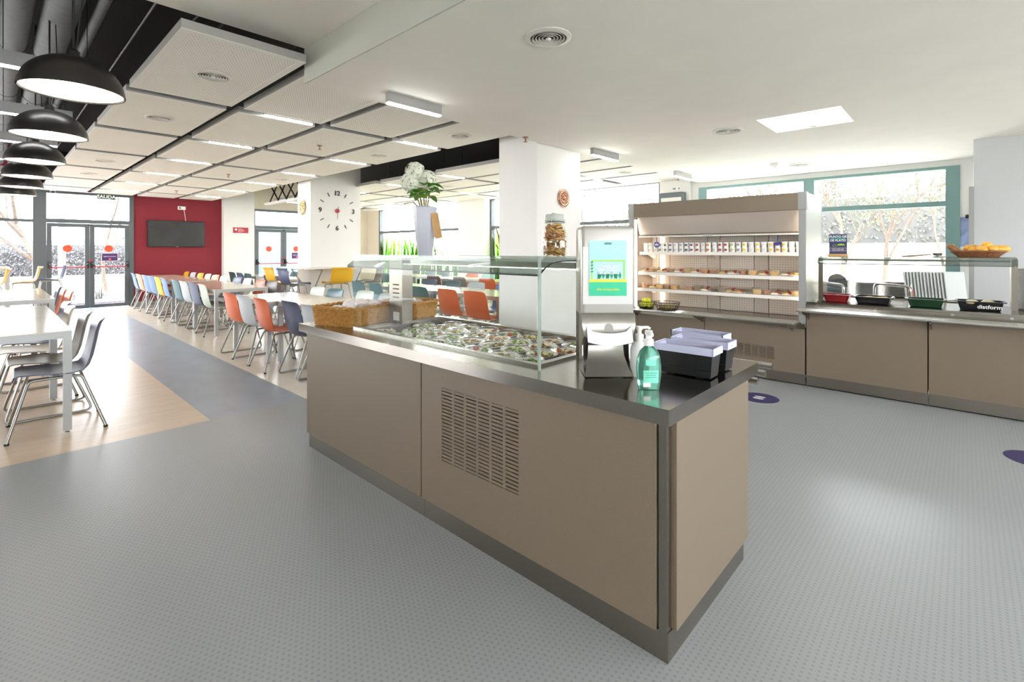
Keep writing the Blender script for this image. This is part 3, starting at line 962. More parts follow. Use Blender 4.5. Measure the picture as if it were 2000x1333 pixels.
# ---- vase of white hydrangeas on the glass shelf
v = thing('flower_vase', 'tall grey faceted vase of white hydrangeas on the glass shelf', 'vase', (2.11, 2.80, 1.356))
def facet(r0, z0): return (r0, z0)
vm = MB().lathe([(0, 0), (.058, 0), (.083, .17), (.098, .345), (.088, .352), (.073, .17), (.05, .02), (0, .02)], 6, sx=1, sy=.8)
vm.xf(Matrix.Rotation(R(15), 4, 'Z'))
vm.build('vase', mat('pale_grey_glaze', '#b9bbc4', .3), v)
lt = MB().box(-.026, -.003, -.09, .026, .003, .09)
lt.xf(Matrix.Translation((.6807 * .088 - .7326 * .045, -.7326 * .088 - .6807 * .045, .215)) @ Matrix.Rotation(R(-47), 4, 'Z') @ Matrix.Rotation(R(-10), 4, 'Y'))
lt.build('wood_tag', mat('pale_wood', '#c89b62', .5, noise=.1, nscale=20), v)
heads = [(-.075, .075, .525), (.02, .0, .545), (-.05, .05, .60)]
M_petal = mat('white_petal', '#f0f1e2', .6)
M_leaf = mat('leaf_green', '#6aa832', .45, noise=.15, nscale=25)
M_stem = mat('stem_green', '#8a7f4a', .6)
for i, h in enumerate(heads):
    MB().tube([(0, 0, .2), (h[0] * .4, h[1] * .4, .38), h], [.006, .005, .004], 6).build('stem', M_stem, v, True)
    hd = MB()
    for q in range(190):
        u_, ph_ = random.uniform(-1, 1), random.uniform(0, 2 * PI)
        d = Vector((math.sqrt(1 - u_ * u_) * math.cos(ph_), math.sqrt(1 - u_ * u_) * math.sin(ph_), u_))
        c = Vector(h) + d * random.uniform(.054, .07)
        e1 = d.orthogonal().normalized()
        e1.rotate(Matrix.Rotation(random.uniform(0, 6), 3, d))
        e2 = d.cross(e1)
        s = .015
        for (p, q2) in ((1, 0), (0, 1), (-1, 0), (0, -1)):
            ax = e1 * p + e2 * q2
            bx = d.cross(ax)
            hd.add([c, c + ax * s * .6 + bx * s * .45 + d * .002, c + ax * s * 1.05, c + ax * s * .6 - bx * s * .45 + d * .002], [(0, 1, 2, 3)])
    o = hd.build('flower_head', M_petal, v)
def leaf(mb, base, d, L_, w_, droop):
    d = Vector(d).normalized()
    s_ = d.cross(Vector((0, 0, 1)))
    s_ = s_.normalized() if s_.length > .01 else Vector((1, 0, 0))
    G = []
    for i in range(7):
        t_ = i / 6
        c = Vector(base) + d * L_ * t_ + Vector((0, 0, -droop * t_ * t_ * L_))
        hw = w_ * math.sin(PI * min(t_ * .93 + .04, 1)) ** .8
        G.append([c - s_ * hw + Vector((0, 0, hw * .25)), c, c + s_ * hw + Vector((0, 0, hw * .25))])
    mb.sheet(G, .0008)
for i in range(20):
    a = 2 * PI * i / 20 * 3.1
    z = .425 + .09 * random.random()
    r0 = .03
    lm = MB()
    leaf(lm, (r0 * math.cos(a) - .0, r0 * math.sin(a), z), (math.cos(a), math.sin(a), random.uniform(-.1, .5)), random.uniform(.075, .115), random.uniform(.032, .042), random.uniform(.2, .6))
    lm.build('leaf', M_leaf, v, True)
for i in range(5):
    a = 1.3 * i
    MB().tube([(0, 0, .2), (.02 * math.cos(a), .02 * math.sin(a), .36), (.04 * math.cos(a), .04 * math.sin(a), .47)], .004, 5).build('stem', M_stem, v)
MB().tube([(0, 0, .3), (-.06, .06, .385), (-.11, .10, .37)], .004, 5).build('twig', M_stem, v)

# ---- jar of pasta
jr = thing('pasta_jar', 'glass clip jar full of dry pasta on the glass shelf', 'jar', (2.03, 1.578, 1.356))
gl = MB().lathe([(0, .0), (.055, .0), (.063, .012), (.066, .05), (.066, .125), (.056, .165), (.047, .18), (.047, .195), (.050, .2)], 32)
gl.build('glass_body', glassmat('jar_glass', '#fbfdfb', 1.6, haze=.02), jr, True)
MB().lathe([(0, .232), (.046, .232), (.05, .226), (.05, .204), (.046, .2), (0, .2)], 32).build('lid', glassmat('lid_glass', '#cfd8cc', 1.6, haze=.35), jr, True)
MB().lathe([(.0505, .200), (.0535, .203), (.0535, .196), (.0505, .193)], 28).build('seal', mat('grey_rubber', '#a3a79b', .5), jr, True)
MB().tube([(.054 * math.cos(R(a)), .054 * math.sin(R(a)), .188) for a in range(0, 360, 15)], .0018, 5, closed=True).build('clip_wire', M_chrome, jr)
MB().tube([(-.054, -.02, .188), (-.062, -.02, .21), (-.052, -.02, .235), (-.02, -.02, .236)], .0018, 5).build('clip_wire', M_chrome, jr)
for q, (col, n) in enumerate((('#c99a4e', 190), ('#a97834', 110), ('#b25a34', 26), ('#7b7a3e', 22))):
    pm = MB()
    for _ in range(n):
        z = random.uniform(.015, .178)
        rmax = .064 if z < .13 else .064 - (z - .13) * .36
        r = rmax * math.sqrt(random.uniform(.45, 1)) - .008
        a = random.uniform(0, 6.283)
        c = Vector((r * math.cos(a), r * math.sin(a), z))
        tdir = Vector((-math.sin(a), math.cos(a), random.uniform(-.6, .6))).normalized()
        pm.tube([c - tdir * .013, c + tdir * .013], .0042, 6)
    o = pm.build('pasta', mat('pasta_' + col, col, .5), jr)
    o['kind'] = 'stuff'

# ---- tall napkin dispenser with poster
nd = thing('napkin_dispenser', 'tall steel napkin dispenser with a green poster on the counter', 'dispenser', (1.77, 1.10, ZT), R(-47))
# local axes: -y faces the camera
M_dsteel = mat('dispenser_steel', '#98948e', .3, metal=.85, noise=.05, nscale=18)
MB().rbox(-.112, -.012, .245, .112, .15, .628, .018, 3).build('body', mat('dispenser_cover', '#bab7b1', .3, metal=.5), nd, True)
MB().box(-.104, -.0145, .30, .104, -.0122, .54).build('front_window', mat('translucent_cover', '#d0cfcb', .35), nd)
# curved throat: upper lip and lower foot in one swept sheet
prof = [(-.012, .262), (-.02, .25), (-.035, .215), (-.03, .17), (.01, .145), (.035, .12), (.03, .075), (.0, .035), (-.04, .003)]
wid = [.112, .112, .110, .100, .082, .074, .078, .088, .100]
MB().sheet([[(wd * u, y, z) for u in (-1, -.5, 0, .5, 1)] for (y, z), wd in zip(prof, wid)], -.003).build('throat', M_dsteel, nd, True)
for s in (-1, 1):
    MB().prism([(-.04, .003), (.0, .035), (.03, .075), (.035, .12), (.01, .15), (-.03, .17), (-.035, .215), (-.012, .262), (.13, .262), (.13, .0)], 0, s * .096, s * .1).build('side_plate', M_dsteel, nd)
MB().box(-.1, .12, 0, .1, .132, .262).build('back_plate', M_dsteel, nd)
MB().sheet([[(x, -.045 - .012 * math.cos(x * 18) - .028 * s, .185 - .045 * s + .012 * (x / .09) ** 2 + .018 * (abs(x) > .08) * (1 - s)) for x in [-.092 + .023 * k for k in range(9)]] for s in (0, .5, 1)], .0012).build('napkin', M_paper, nd, True)
disc(MB(), (0, -.036, .205), .018, .004, 1, 18).build('brand_boss', M_dsteel, nd)
# poster (flat print)
pb_, pg_ = mat('poster_pale_blue', '#a9d7e2', .55), mat('poster_green', '#2fbf8f', .55)
ps = MB().box(-.078, -.0175, .335, .078, -.0148, .565).build('poster', pb_, nd)
MB().box(-.078, -.0182, .335, .078, -.0176, .392).build('print', pg_, ps)
MB().box(-.078, -.0182, .392, .078, -.0176, .405).build('print', mat('poster_yellow', '#cfd94a', .55), ps)
lime = mat('poster_lime', '#a8d13f', .55)
for a in ((-.07, .478, .07, .484), (.064, .405, .07, .478), (-.07, .405, -.064, .478)):
    MB().box(a[0], -.0181, a[1], a[2], -.0176, a[3]).build('print', lime, ps)
lfm = MB()
for k in range(9):
    cx, a = -.045 + .012 * k, R(40 + 100 * ((k * 37) % 10) / 10)
    lfm.add([(cx, -.0186, .405), (cx + .014 * math.cos(a + .5), -.0186, .405 + .018 * math.sin(a + .5)), (cx + .028 * math.cos(a), -.0186, .405 + .034 * math.sin(a)), (cx + .014 * math.cos(a - .5), -.0186, .405 + .018 * math.sin(a - .5))], [(0, 1, 2, 3)])
lfm.build('print', mat('poster_dark_green', '#138a63', .55), ps)
lf2 = MB()
for k in range(4):
    lf2.add([(-.073, -.0186, .435 + .013 * k), (-.066, -.0186, .441 + .013 * k), (-.060, -.0186, .437 + .013 * k), (-.067, -.0186, .431 + .013 * k)], [(0, 1, 2, 3)])
lf2.build('print', mat('poster_dark_green', '#138a63', .55), ps)
lw = mat('poster_white', '#f2fafa', .55)
letter('HAZ UN', .010, lw, ps, (0, -.0186, .470), FACE_NY)
letter('CONSUMO', .021, lw, ps, (.003, -.0186, .455), FACE_NY, bold=True)
letter('RESPONSABLE', .0145, lw, ps, (.003, -.0186, .441), FACE_NY, bold=True)
letter('DE SERVILLETAS', .0125, lw, ps, (.003, -.0186, .429), FACE_NY, bold=True)
letter('#Serveresponsible', .0125, mat('poster_yellow', '#cfd94a', .55), ps, (0, -.0186, .362), FACE_NY, bold=True)
for z, s in ((.530, .0095),):
    letter('1 servilleta = 15 gramos', s, lw, ps, (0, -.0182, z), FACE_NY)
MB().box(-.015, -.0182, .548, .015, -.0176, .557).build('print', mat('poster_grey', '#5f8a92', .55), ps)

# ---- pump bottles
gb = thing('soap_bottle', 'clear green hand gel bottle with white pump on the counter corner', 'bottle', (1.70, .875, ZT), R(43.5 - 90))
gm = mat('green_gel', '#8fdcc6', .05, trans=.85, ior=1.36)
ov = MB().lathe([(0, 0), (.038, 0), (.041, .006), (.046, .05), (.048, .085), (.044, .12), (.034, .145), (.022, .158), (.016, .163), (.016, .17), (0, .17)], 28, sx=1, sy=.62)
ov.build('gel_body', gm, gb, True)
MB().lathe([(0, .166), (.0185, .166), (.0185, .188), (.012, .19), (.010, .205), (.014, .206), (.014, .222), (0, .224)], 20).build('pump_collar', M_whitepl, gb, True)
MB().tube(fillet([(0, 0, .214), (0, -.03, .216), (0, -.042, .208)], .01), [.008] + [.0075] * 5 + [.006], 10).build('spout', M_whitepl, gb, True)
MB().tube([(0, 0, .17), (0, 0, .03)], .003, 6).build('dip_tube', M_whitepl, gb)
lab_ = MB().sheet([[(x, -.0315 * math.sqrt(max(1 - (x / .05) ** 2, 0)) - .0006, z) for x in [-.028 + .007 * k for k in range(9)]] for z in (.032, .078)], .0006)
lo_ = lab_.build('label', mat('mint_label', '#7fe0c4', .4), gb, True)
MB().sheet([[(x, -.0325 * math.sqrt(max(1 - (x / .05) ** 2, 0)) - .0006, z) for x in [-.02 + .006 * k for k in range(7)]] for z in (.096, .118)], .0006).build('label', mat('mint_label', '#7fe0c4', .4), gb, True)
MB().box(-.03, -.0345, .018, -.003, -.0325, .033).build('price_tag', M_paper, gb)
for k, hw in enumerate((.022, .018, .02)): MB().box(-hw, -.0335, .068 - .008 * k, hw, -.0328, .070 - .008 * k).build('print', mat('label_green', '#2f8a6f', .5), gb)
wb = thing('pump_bottle', 'white pump bottle hidden behind the green gel bottle', 'bottle', (1.86, 1.0, ZT), R(60))
MB().lathe([(0, 0), (.036, 0), (.038, .01), (.038, .11), (.03, .135), (.014, .145), (.014, .155), (0, .155)], 20).build('bottle_body', M_whitepl, wb, True)
MB().lathe([(0, .15), (.018, .15), (.018, .172), (.009, .176), (.009, .19), (.013, .192), (.013, .206), (0, .207)], 16).build('pump_collar', M_whitepl, wb, True)
MB().tube([(0, 0, .2), (0, -.04, .2), (0, -.05, .194)], .006, 8).build('spout', M_whitepl, wb, True)

# ---- black boxes with lavender liners
M_liner = mat('lavender_liner', '#c9cbe6', .4)
def cutlery_box(x, y, rz, label, fill):
    t = thing('condiment_box', label, 'box', (x, y, ZT), rz, 'black boxes on the counter corner')
    a, b_, h, fl = .122, .055, .125, .012
    def rim(s, z, w1, w2): return [(-w1, -w2, z), (w1, -w2, z), (w1, w2, z), (-w1, w2, z)]
    mb = MB()
    o1, o2 = rim(0, 0.006, a - fl, b_ - fl), rim(0, h, a, b_)
    i1, i2 = rim(0, .012, a - fl - .004, b_ - fl - .004), rim(0, h, a - .004, b_ - .004)
    mb.add(o1 + o2 + i1 + i2, [(3, 2, 1, 0), (8, 9, 10, 11)] + [(k, (k + 1) % 4, 4 + (k + 1) % 4, 4 + k) for k in range(4)] + [(8 + (k + 1) % 4, 8 + k, 12 + k, 12 + (k + 1) % 4) for k in range(4)] + [(4 + k, 4 + (k + 1) % 4, 12 + (k + 1) % 4, 12 + k) for k in range(4)])
    mb.build('box_shell', M_blackpl, t)
    MB().box(-a + .012, -b_ + .0045, .03, a - .012, -b_ + .0065, .034).build('moulded_rib', M_blackpl, t)
    for sx in (-1, 1): MB().box(sx * .06 - .015, -.03, 0, sx * .06 + .015, .03, .008).build('foot', M_blackpl, t)
    ln = MB()
    A, B = a + .004, b_ + .004
    for q in ((-A, -B, A, -B + .005), (-A, B - .005, A, B), (-A, -B, -A + .005, B), (A - .005, -B, A, B)):
        ln.box(q[0], q[1], h - .026, q[2], q[3], h + .004)
    ln.box(-a + .018, -b_ + .018, h - .10, a - .018, b_ - .018, h - .096)
    for q in ((-a + .005, -b_ + .005, a - .005, -b_ + .008), (-a + .005, b_ - .008, a - .005, b_ - .005), (-a + .005, -b_ + .005, -a + .008, b_ - .005), (a - .008, -b_ + .005, a - .005, b_ - .005)):
        ln.box(q[0], q[1], h - .045, q[2], q[3], h)
    ln.build('liner', M_liner, t)
    for k in range(9 if fill else 0):
        sm = MB().box(-.026, -.012, 0, .026, .012, .004)
        sm.xf(Matrix.Translation((-.08 + .02 * k, random.uniform(-.015, .015), h - .075 + .014 * (k % 3))) @ Euler((random.uniform(-.5, .5), random.uniform(-.5, .5), random.uniform(0, 3))).to_matrix().to_4x4())
        s_ = sm.build('sachet', mat('sachet_' + fill, fill, .35), None)
        s_.location = t.location
        s_.rotation_euler = t.rotation_euler
        tag(s_, {'#3a86c8': 'blue sachet in the hindmost black box', '#d0405a': 'red sachet in the foremost black box', '#e8e6ea': 'white sachet in the middle black box'}[fill], 'sachet', 'sachets in box ' + fill)
cutlery_box(2.02, .862, R(-88), 'foremost black box with lavender liner beside the gel bottle', '#d0405a')
cutlery_box(2.195, .865, R(-89), 'middle black box with lavender liner of the three', '#e8e6ea')
cutlery_box(2.368, .945, R(-90), 'hindmost black box with lavender liner and blue sachets', '#3a86c8')

# ================================================================== SERVERY LINE ALONG THE WINDOWS
FX = 5.72
# ---- base units, each its own cabinet
def base_unit(y0, y1, ztop, label, grille=False, back=6.5):
    t = thing('counter_unit', label, 'cabinet', (FX, y0, 0), 0, 'taupe base units of the servery')
    L_ = y1 - y0
    MB().box(.045, .004, .10, back - FX, L_ - .004, ztop).build('carcass', M_lamdark if not grille else M_lamdark, t)
    MB().box(.02, .0, .012, .045, L_ - .001, .115).build('plinth', M_steel, t)
    MB().box(.04, .0, 0, .06, L_, .012).build('plinth_gap', M_black, t)
    if not grille:
        MB().box(0, .002, .118, .042, L_ - .002, ztop - .002).build('front_panel', M_lam, t)
    else:
        a, b_, c, d = 1.495 - y0, 1.955 - y0, .235, .365
        pm = MB()
        pm.box(0, .002, .118, .042, a, ztop - .002)
        pm.box(0, b_, .118, .042, L_ - .002, ztop - .002)
        pm.box(0, a, .118, .042, b_, c)
        pm.box(0, a, d, .042, b_, ztop - .002)
        fp = pm.build('front_panel', M_lam, t)
        MB().box(.035, a - .01, c - .01, .0425, b_ + .01, d + .01).build('louvre_backing', M_lamdark, fp)
        n = 10
        ph = (d - c) / n
        sl = MB().box(.001, a, 0, .015, b_, ph * .62).mesh('slat', M_lam)
        for k in range(n): inst('slat', sl, fp, (0, 0, c + ph * (k + .2)))
        for k in range(1, 6):
            y = a + (b_ - a) * k / 6
            MB().box(.0005, y - .006, c, .017, y + .006, d).build('stile', M_lam, fp)
    return t
base_unit(2.24, 3.24, .60, 'taupe base unit under the far half of the chilled display')
base_unit(1.205, 2.235, .60, 'taupe base unit with louvre under the chilled display', True)
base_unit(.245, 1.195, .79, 'taupe base unit under the red and black food pans')
base_unit(-.71, .24, .79, 'taupe base unit under the green and lettered food pans')
base_unit(-1.67, -.715, .79, 'taupe base unit past the stack of plates')
base_unit(-2.6, -1.675, .79, 'last taupe base unit by the back wall')
# ---- tray slides
def slide(y0, y1, z, label, brk):
    t = thing('tray_slide', label, 'rail', (5.45, y0, z), 0, 'tubular tray slides')
    for k in range(4):
        MB().tube([(.02 + .065 * k, 0, 0), (.02 + .065 * k, y1 - y0, 0)], .013, 10).build('tube', M_chrome, t, True)
    for y in brk:
        MB().prism([(.0, -.012), (.27, -.012), (.27, -.11), (.22, -.09), (.05, -.035), (0, -.03)], 1, y - y0 - .006, y - y0 + .006).build('bracket', M_steel, t)
slide(1.24, 3.24, .665, 'steel tray slide in front of the chilled display', (1.32, 2.26, 3.1))
slide(-2.5, 1.23, .80, 'steel tray slide in front of the hot food counter', (1.17, .22, -.74, -1.7))

# ---- chilled display
fr = thing('chilled_display', 'open chilled display cabinet with lit shelves and taupe header', 'fridge', (FX, 1.2, .6))
def fb(x0, y0, z0, x1, y1, z1, mb=None):
    return (mb or MB()).box(x0 - FX, y0 - 1.2, z0 - .6, x1 - FX, y1 - 1.2, z1 - .6)
M_fin = mat('fridge_side_lining', '#a89685', .4, metal=.2)
M_fwhite = mat('fridge_white_enamel', '#ece6de', .35)
M_canopy = mat('satin_canopy', '#b9aea3', .4, metal=.3)
M_fside = mat('satin_steel_side', '#c9cdc6', .35, metal=.7)
fb(5.76, 1.2, .6, 6.47, 1.235, 1.985).build('side_panel', M_fside, fr)
fb(5.76, 3.19, .6, 6.47, 3.225, 1.985).build('side_panel', M_fin, fr)
fb(5.725, 1.2, .6, 5.76, 1.265, 1.825).build('front_jamb', M_alu, fr)
fb(5.725, 3.16, .6, 5.76, 3.225, 1.825).build('front_jamb', M_alu, fr)
fb(5.762, 1.2352, .655, 6.30, 1.24, 1.80).build('side_lining', M_fin, fr)
fb(5.762, 3.185, .655, 6.30, 3.1898, 1.80).build('side_lining', M_fin, fr)
fb(5.765, 3.150, .665, 5.80, 3.182, 1.80).build('light_tube', M_led, fr)
fb(5.765, 1.243, .665, 5.80, 1.262, 1.80).build('light_tube', M_led, fr)
fb(5.72, 1.27, 1.825, 5.78, 3.155, 2.0).build('header_panel', M_lam, fr)
for y0, y1 in ((1.19, 1.27), (3.155, 3.235)):
    fb(5.715, y0, 1.82, 5.79, y1, 2.005).build('header_cap', M_alu, fr)
fb(5.79, 1.2, 1.985, 6.47, 3.225, 2.0).build('top_panel', M_alu, fr)
fb(6.46, 1.2, .6, 6.50, 3.225, 1.985).build('rear_panel', M_alu, fr)
# perforated back liners with dark joints
ys_b = [1.24, 1.70, 1.86, 2.26, 2.42, 2.92, 3.08, 3.185]
for k, (a, b_) in enumerate(zip(ys_b, ys_b[1:])):
    fb(6.28, a + .004, .655, 6.30, b_ - .004, 1.62).build('back_liner', M_peg2 if k % 2 else M_peg, fr)
fb(6.30, 1.24, .655, 6.32, 3.185, 1.985).build('joint_backing', M_lamdark, fr)
fb(6.255, 3.02, .70, 6.279, 3.045, 1.6).build('light_tube', M_led, fr)
# night-blind canopy: curved white sheet under the header
cp = [(5.80, 1.83), (5.81, 1.75), (5.83, 1.66), (5.86, 1.60), (5.90, 1.585)]
MB().sheet([[(x - FX, y - 1.2, z - .6) for x, z in cp] for y in (1.245, 2.2, 3.145)], .006).build('canopy', M_canopy, fr, True)
fb(5.84, 1.243, 1.567, 5.90, 3.146, 1.584).build('canopy_rail', M_fwhite, fr)
fb(5.835, 2.2, 1.563, 5.845, 2.3, 1.590).build('blind_handle', M_alu, fr)
def shelf(z, x0):
    s = fb(x0 + .012, 1.245, z - .018, 6.275, 3.145, z).build('shelf', M_fwhite, fr)
    fb(x0, 1.244, z - .035, x0 + .011, 3.146, z + .004).build('price_strip', M_fwhite, s)
    for y in (1.26, 2.26, 3.13):
        MB().prism([(x0 + .06 - FX, z - .018 - .6), (6.275 - FX, z - .018 - .6), (6.275 - FX, z - .09 - .6), (6.20 - FX, z - .085 - .6), (6.05 - FX, z - .035 - .6)], 1, y - 1.2 - .003, y - 1.2 + .003).build('bracket', M_fwhite, s)
shelf(1.375, 5.86)
shelf(1.115, 5.82)
shelf(.905, 5.80)
fb(5.72, 1.24, .60, 6.28, 3.185, .65).build('deck', M_steel, fr)
fb(5.70, 1.205, .59, 5.719, 3.22, .64).build('deck_lip', M_steel, fr)

# ---- yoghurt pots, two high
M_pot = mat('pot_white', '#f5f3f0', .4)
pot_cols = ['#e8e6e2', '#d9c9b4', '#dfe0c0', '#8f8a94', '#6f7a5a', '#7a6f8a', '#d8d6d2', '#b9bcc0', '#4f5a66', '#8a4a7a', '#b5323a', '#e0dcd6', '#e58a2a', '#d8d8d4', '#b03038', '#b83a44', '#c8d070', '#9aa0a4', '#f0cf2a', '#e8e4e0', '#f0d23a', '#e8e6e0', '#eec24a', '#e79a2e', '#f2d84a', '#f0efe8', '#f4f2ee']
POT = MB().lathe([(0, 0), (.026, 0), (.0315, .055), (.033, .056), (.033, .059), (0, .059)], 18).mesh('pot', M_pot, True)
BANDS = {}
cname = {'#e8e6e2': 'plain white', '#d9c9b4': 'beige printed', '#dfe0c0': 'pale green printed', '#8f8a94': 'grey printed', '#6f7a5a': 'olive printed', '#7a6f8a': 'mauve printed', '#d8d6d2': 'pale grey printed', '#b9bcc0': 'silver printed',
         '#4f5a66': 'slate printed', '#8a4a7a': 'plum printed', '#b5323a': 'red fruit printed', '#e0dcd6': 'cream printed', '#e58a2a': 'orange printed', '#d8d8d4': 'light printed', '#b03038': 'cherry printed', '#b83a44': 'raspberry printed',
         '#c8d070': 'lime printed', '#9aa0a4': 'steel grey printed', '#f0cf2a': 'bright yellow printed', '#e8e4e0': 'off-white', '#f0d23a': 'lemon yellow printed', '#e8e6e0': 'chalk white', '#eec24a': 'amber printed', '#e79a2e': 'tangerine printed', '#f2d84a': 'yellow printed', '#f0efe8': 'milk white', '#f4f2ee': 'snow white'}
n = len(pot_cols)
for k, col in enumerate(pot_cols):
    if col not in BANDS:
        bmb = MB()
        for i in range(5):
            pass
        G = [[(.0305 * math.cos(a) * (1 + (z - .03) * 3.0) - 0, .0305 * math.sin(a) * (1 + (z - .03) * 3.0), z) for a in [R(150 + 12 * q) for q in range(6)]] for z in (.018, .03, .042)]
        BANDS[col] = MB().sheet(G, .0012).mesh('printed_band', mat('band_' + col, col, .4), True)
    y = 3.075 - k * (3.075 - 1.30) / (n - 1)
    for lv in range(2):
        t = thing('yoghurt_pot', '%s yoghurt pot, %s layer of the top display shelf' % (cname[col], ('lower', 'upper')[lv]), 'yoghurt', (5.905 + .004 * ((k * 7) % 3), y + .003 * lv, 1.375 + .0592 * lv), R(-6 + (k * 13) % 12), 'yoghurt pots on the top shelf')
        inst('pot', POT, t)
        inst('printed_band', BANDS[col], t)
        if lv == 0 and k % 4 == 0: t['label'] = '%s yoghurt pot, lower layer of the top display shelf' % cname[col]

# ---- desserts: small tubs, fruit plates
TUB = MB().lathe([(0, 0), (.030, 0), (.038, .042), (.040, .044), (.040, .046), (.036, .044), (.029, .004), (0, .004)], 16).mesh('tub', glassmat('clear_tub', '#fbf8f2', 1.3, haze=.12), True)
TUBFILL = MB().lathe([(0, .004), (.0285, .004), (.0345, .034), (0, .037)], 14).mesh('filling', mat('custard', '#e6b34a', .5, noise=.12, nscale=90), True)
DPL = MB().lathe([(0, 0), (.04, 0), (.068, .010), (.070, .012), (.066, .012), (.04, .004), (0, .004)], 22).mesh('plate', M_ceram, True)
BERRY = MB().lathe([(0, -.5), (.6, -.25), (.85, .15), (.5, .5), (0, .55)], 10).mesh('fruit', mat('strawberry', '#a8231f', .35, noise=.2, nscale=160), True)
SLICE = MB().lathe([(0, 0), (.045, 0), (.047, .010), (.04, .016), (0, .018)], 14, sy=.62).mesh('slice', mat('melon', '#eecf7c', .45, noise=.1, nscale=60), True)
FILM2 = MB().lathe([(.068, .012), (.05, .036), (.02, .044), (0, .044)], 14).mesh('cling_film', M_film, True)
fillc = {'custard': '#e6b34a', 'flan': '#b9702c', 'chocolate': '#8d6a52', 'pineapple': '#e9c35c', 'jelly': '#d98a2c'}
def tub(x, y, z, kind, label, g):
    t = thing('dessert_tub', label, 'dessert', (x, y, z), 0, g)
    t.scale = (1.4, 1.4, 1.4)
    inst('tub', TUB, t)
    inst('filling', TUBFILL, t, m=mat('filling_' + kind, fillc[kind], .5, noise=.15, nscale=90))
def fplate(x, y, z, kind, label, g):
    t = thing('dessert_plate', label, 'dessert', (x, y, z), random.uniform(-.5, .5), g)
    t.scale = (1.3, 1.3, 1.3)
    inst('plate', DPL, t)
    inst('slice', SLICE, t, (0, .008, .005), m=mat('slice_' + kind, {'melon': '#eecf7c', 'cake': '#d9a45a', 'cream': '#efe2c4'}[kind], .5, noise=.1, nscale=60))
    if kind != 'cake' or random.random() < .4:
        inst('fruit', BERRY, t, (.0, -.022, .026), scale=(.018, .018, .022))
    else:
        inst('fruit', SLICE, t, (.0, -.005, .022), scale=(.6, .6, .7))
    inst('cling_film', FILM2, t)
seq1 = ['cake', 'custard', 'melon', 'flan', 'cream', 'pineapple', 'cream', 'jelly', 'flan', 'melon', 'cream', 'flan', 'custard', 'melon', 'pineapple', 'cream', 'cake']
seq2 = ['jelly', 'melon', 'pineapple', 'flan', 'custard', None, 'flan', 'chocolate', 'cream', None, 'chocolate', 'melon', 'cake', None, 'pineapple', 'flan', 'cream', 'melon', 'custard']
for z, seq, xs, nm in ((1.115, seq1, 5.88, 'middle'), (.905, seq2, 5.87, 'bottom')):
    for k, s_ in enumerate(seq):
        if not s_: continue
        y = 3.07 - k * (3.07 - 1.32) / (len(seq) - 1)
        for back in (0, 1):
            x = xs + .16 * back + .025 * (k % 2)
            if back and k % 3 == 0: continue
            yy = y + .05 * back
            if yy > 3.1: continue
            if s_ in fillc: tub(x + .01, yy, z, s_, 'clear tub of %s dessert on the %s display shelf' % (s_, nm), 'desserts on the %s shelf' % nm)
            else: fplate(x + .01, yy, z, s_, 'film covered plate of %s with fruit on the %s display shelf' % (s_, nm), 'desserts on the %s shelf' % nm)

# ---- wire baskets of fruit
def wire_basket(x, y, z, r, h, label, fruits):
    t = thing('wire_basket', label, 'basket', (x, y, z), 0, 'wire fruit baskets')
    for k, (rr, zz) in enumerate(((r * .8, .006), (r * .86, h * .35), (r * .93, h * .68), (r, h))):
        MB().tube([(rr * math.cos(R(a)), rr * math.sin(R(a)), zz) for a in range(0, 360, 15)], .0034 if k == 3 else .0022, 5, closed=True).build('hoop', M_blacksteel, t)
    mb = MB()
    for k in range(26):
        a = 2 * PI * k / 26
        mb.tube([(r * .8 * math.cos(a), r * .8 * math.sin(a), .006), (r * math.cos(a), r * math.sin(a), h)], .0018, 4)
    for k in range(-5, 6):
        q = k * r * .14
        l = math.sqrt(max((r * .8) ** 2 - q * q, 0))
        mb.tube([(q, -l, .006), (q, l, .006)], .0018, 4)
    mb.build('wire_mesh', M_blacksteel, t)
    for (dx, dy, dz, nm, col, s, lab) in fruits:
        f = thing(nm, lab, nm.replace('_', ' '), (x + dx, y + dy, z + dz), random.uniform(0, 6), lab[:40])
        MB().lathe([(0, -.85 * s[1]), (.5 * s[0], -.8 * s[1]), (.9 * s[0], -.35 * s[1]), (s[0], .1 * s[1]), (.8 * s[0], .6 * s[1]), (.35 * s[0], .85 * s[1]), (0, .75 * s[1])], 14).build('flesh', mat('fruit_' + col, col, .4, noise=.12, nscale=40), f, True)
        MB().tube([(0, 0, .72 * s[1]), (.004, 0, 1.1 * s[1])], .0018, 5).build('stalk', mat('stalk', '#4a3420', .7), f)
ap = [(.055 * math.cos(a), .055 * math.sin(a), .045 + .005 * (k % 2), 'apple', '#c9cf2f', (.034, .034), 'yellow green apple in the wire basket by the dispenser') for k, a in enumerate([0, 1.05, 2.1, 3.15, 4.2, 5.25])]
ap += [(.028 * math.cos(a), .028 * math.sin(a), .100, 'apple', '#d6d836', (.034, .034), 'yellow green apple in the wire basket by the dispenser') for a in (.5, 2.6, 4.7)]
ki = [(.066 * math.cos(a), .066 * math.sin(a), .032, 'kiwi', '#7a6a34', (.025, .027), 'brown kiwi in the half empty wire basket') for a in [.7 * k for k in range(9)]]
ki += [(0, 0, .032, 'kiwi', '#8a7a30', (.025, .027), 'brown kiwi in the half empty wire basket')]
wire_basket(5.57, 2.90, .679, .105, .085, 'wire basket heaped with green apples on the tray slide', ap)
wire_basket(5.585, 2.635, .679, .15, .095, 'wire basket half full of kiwis on the tray slide', ki)
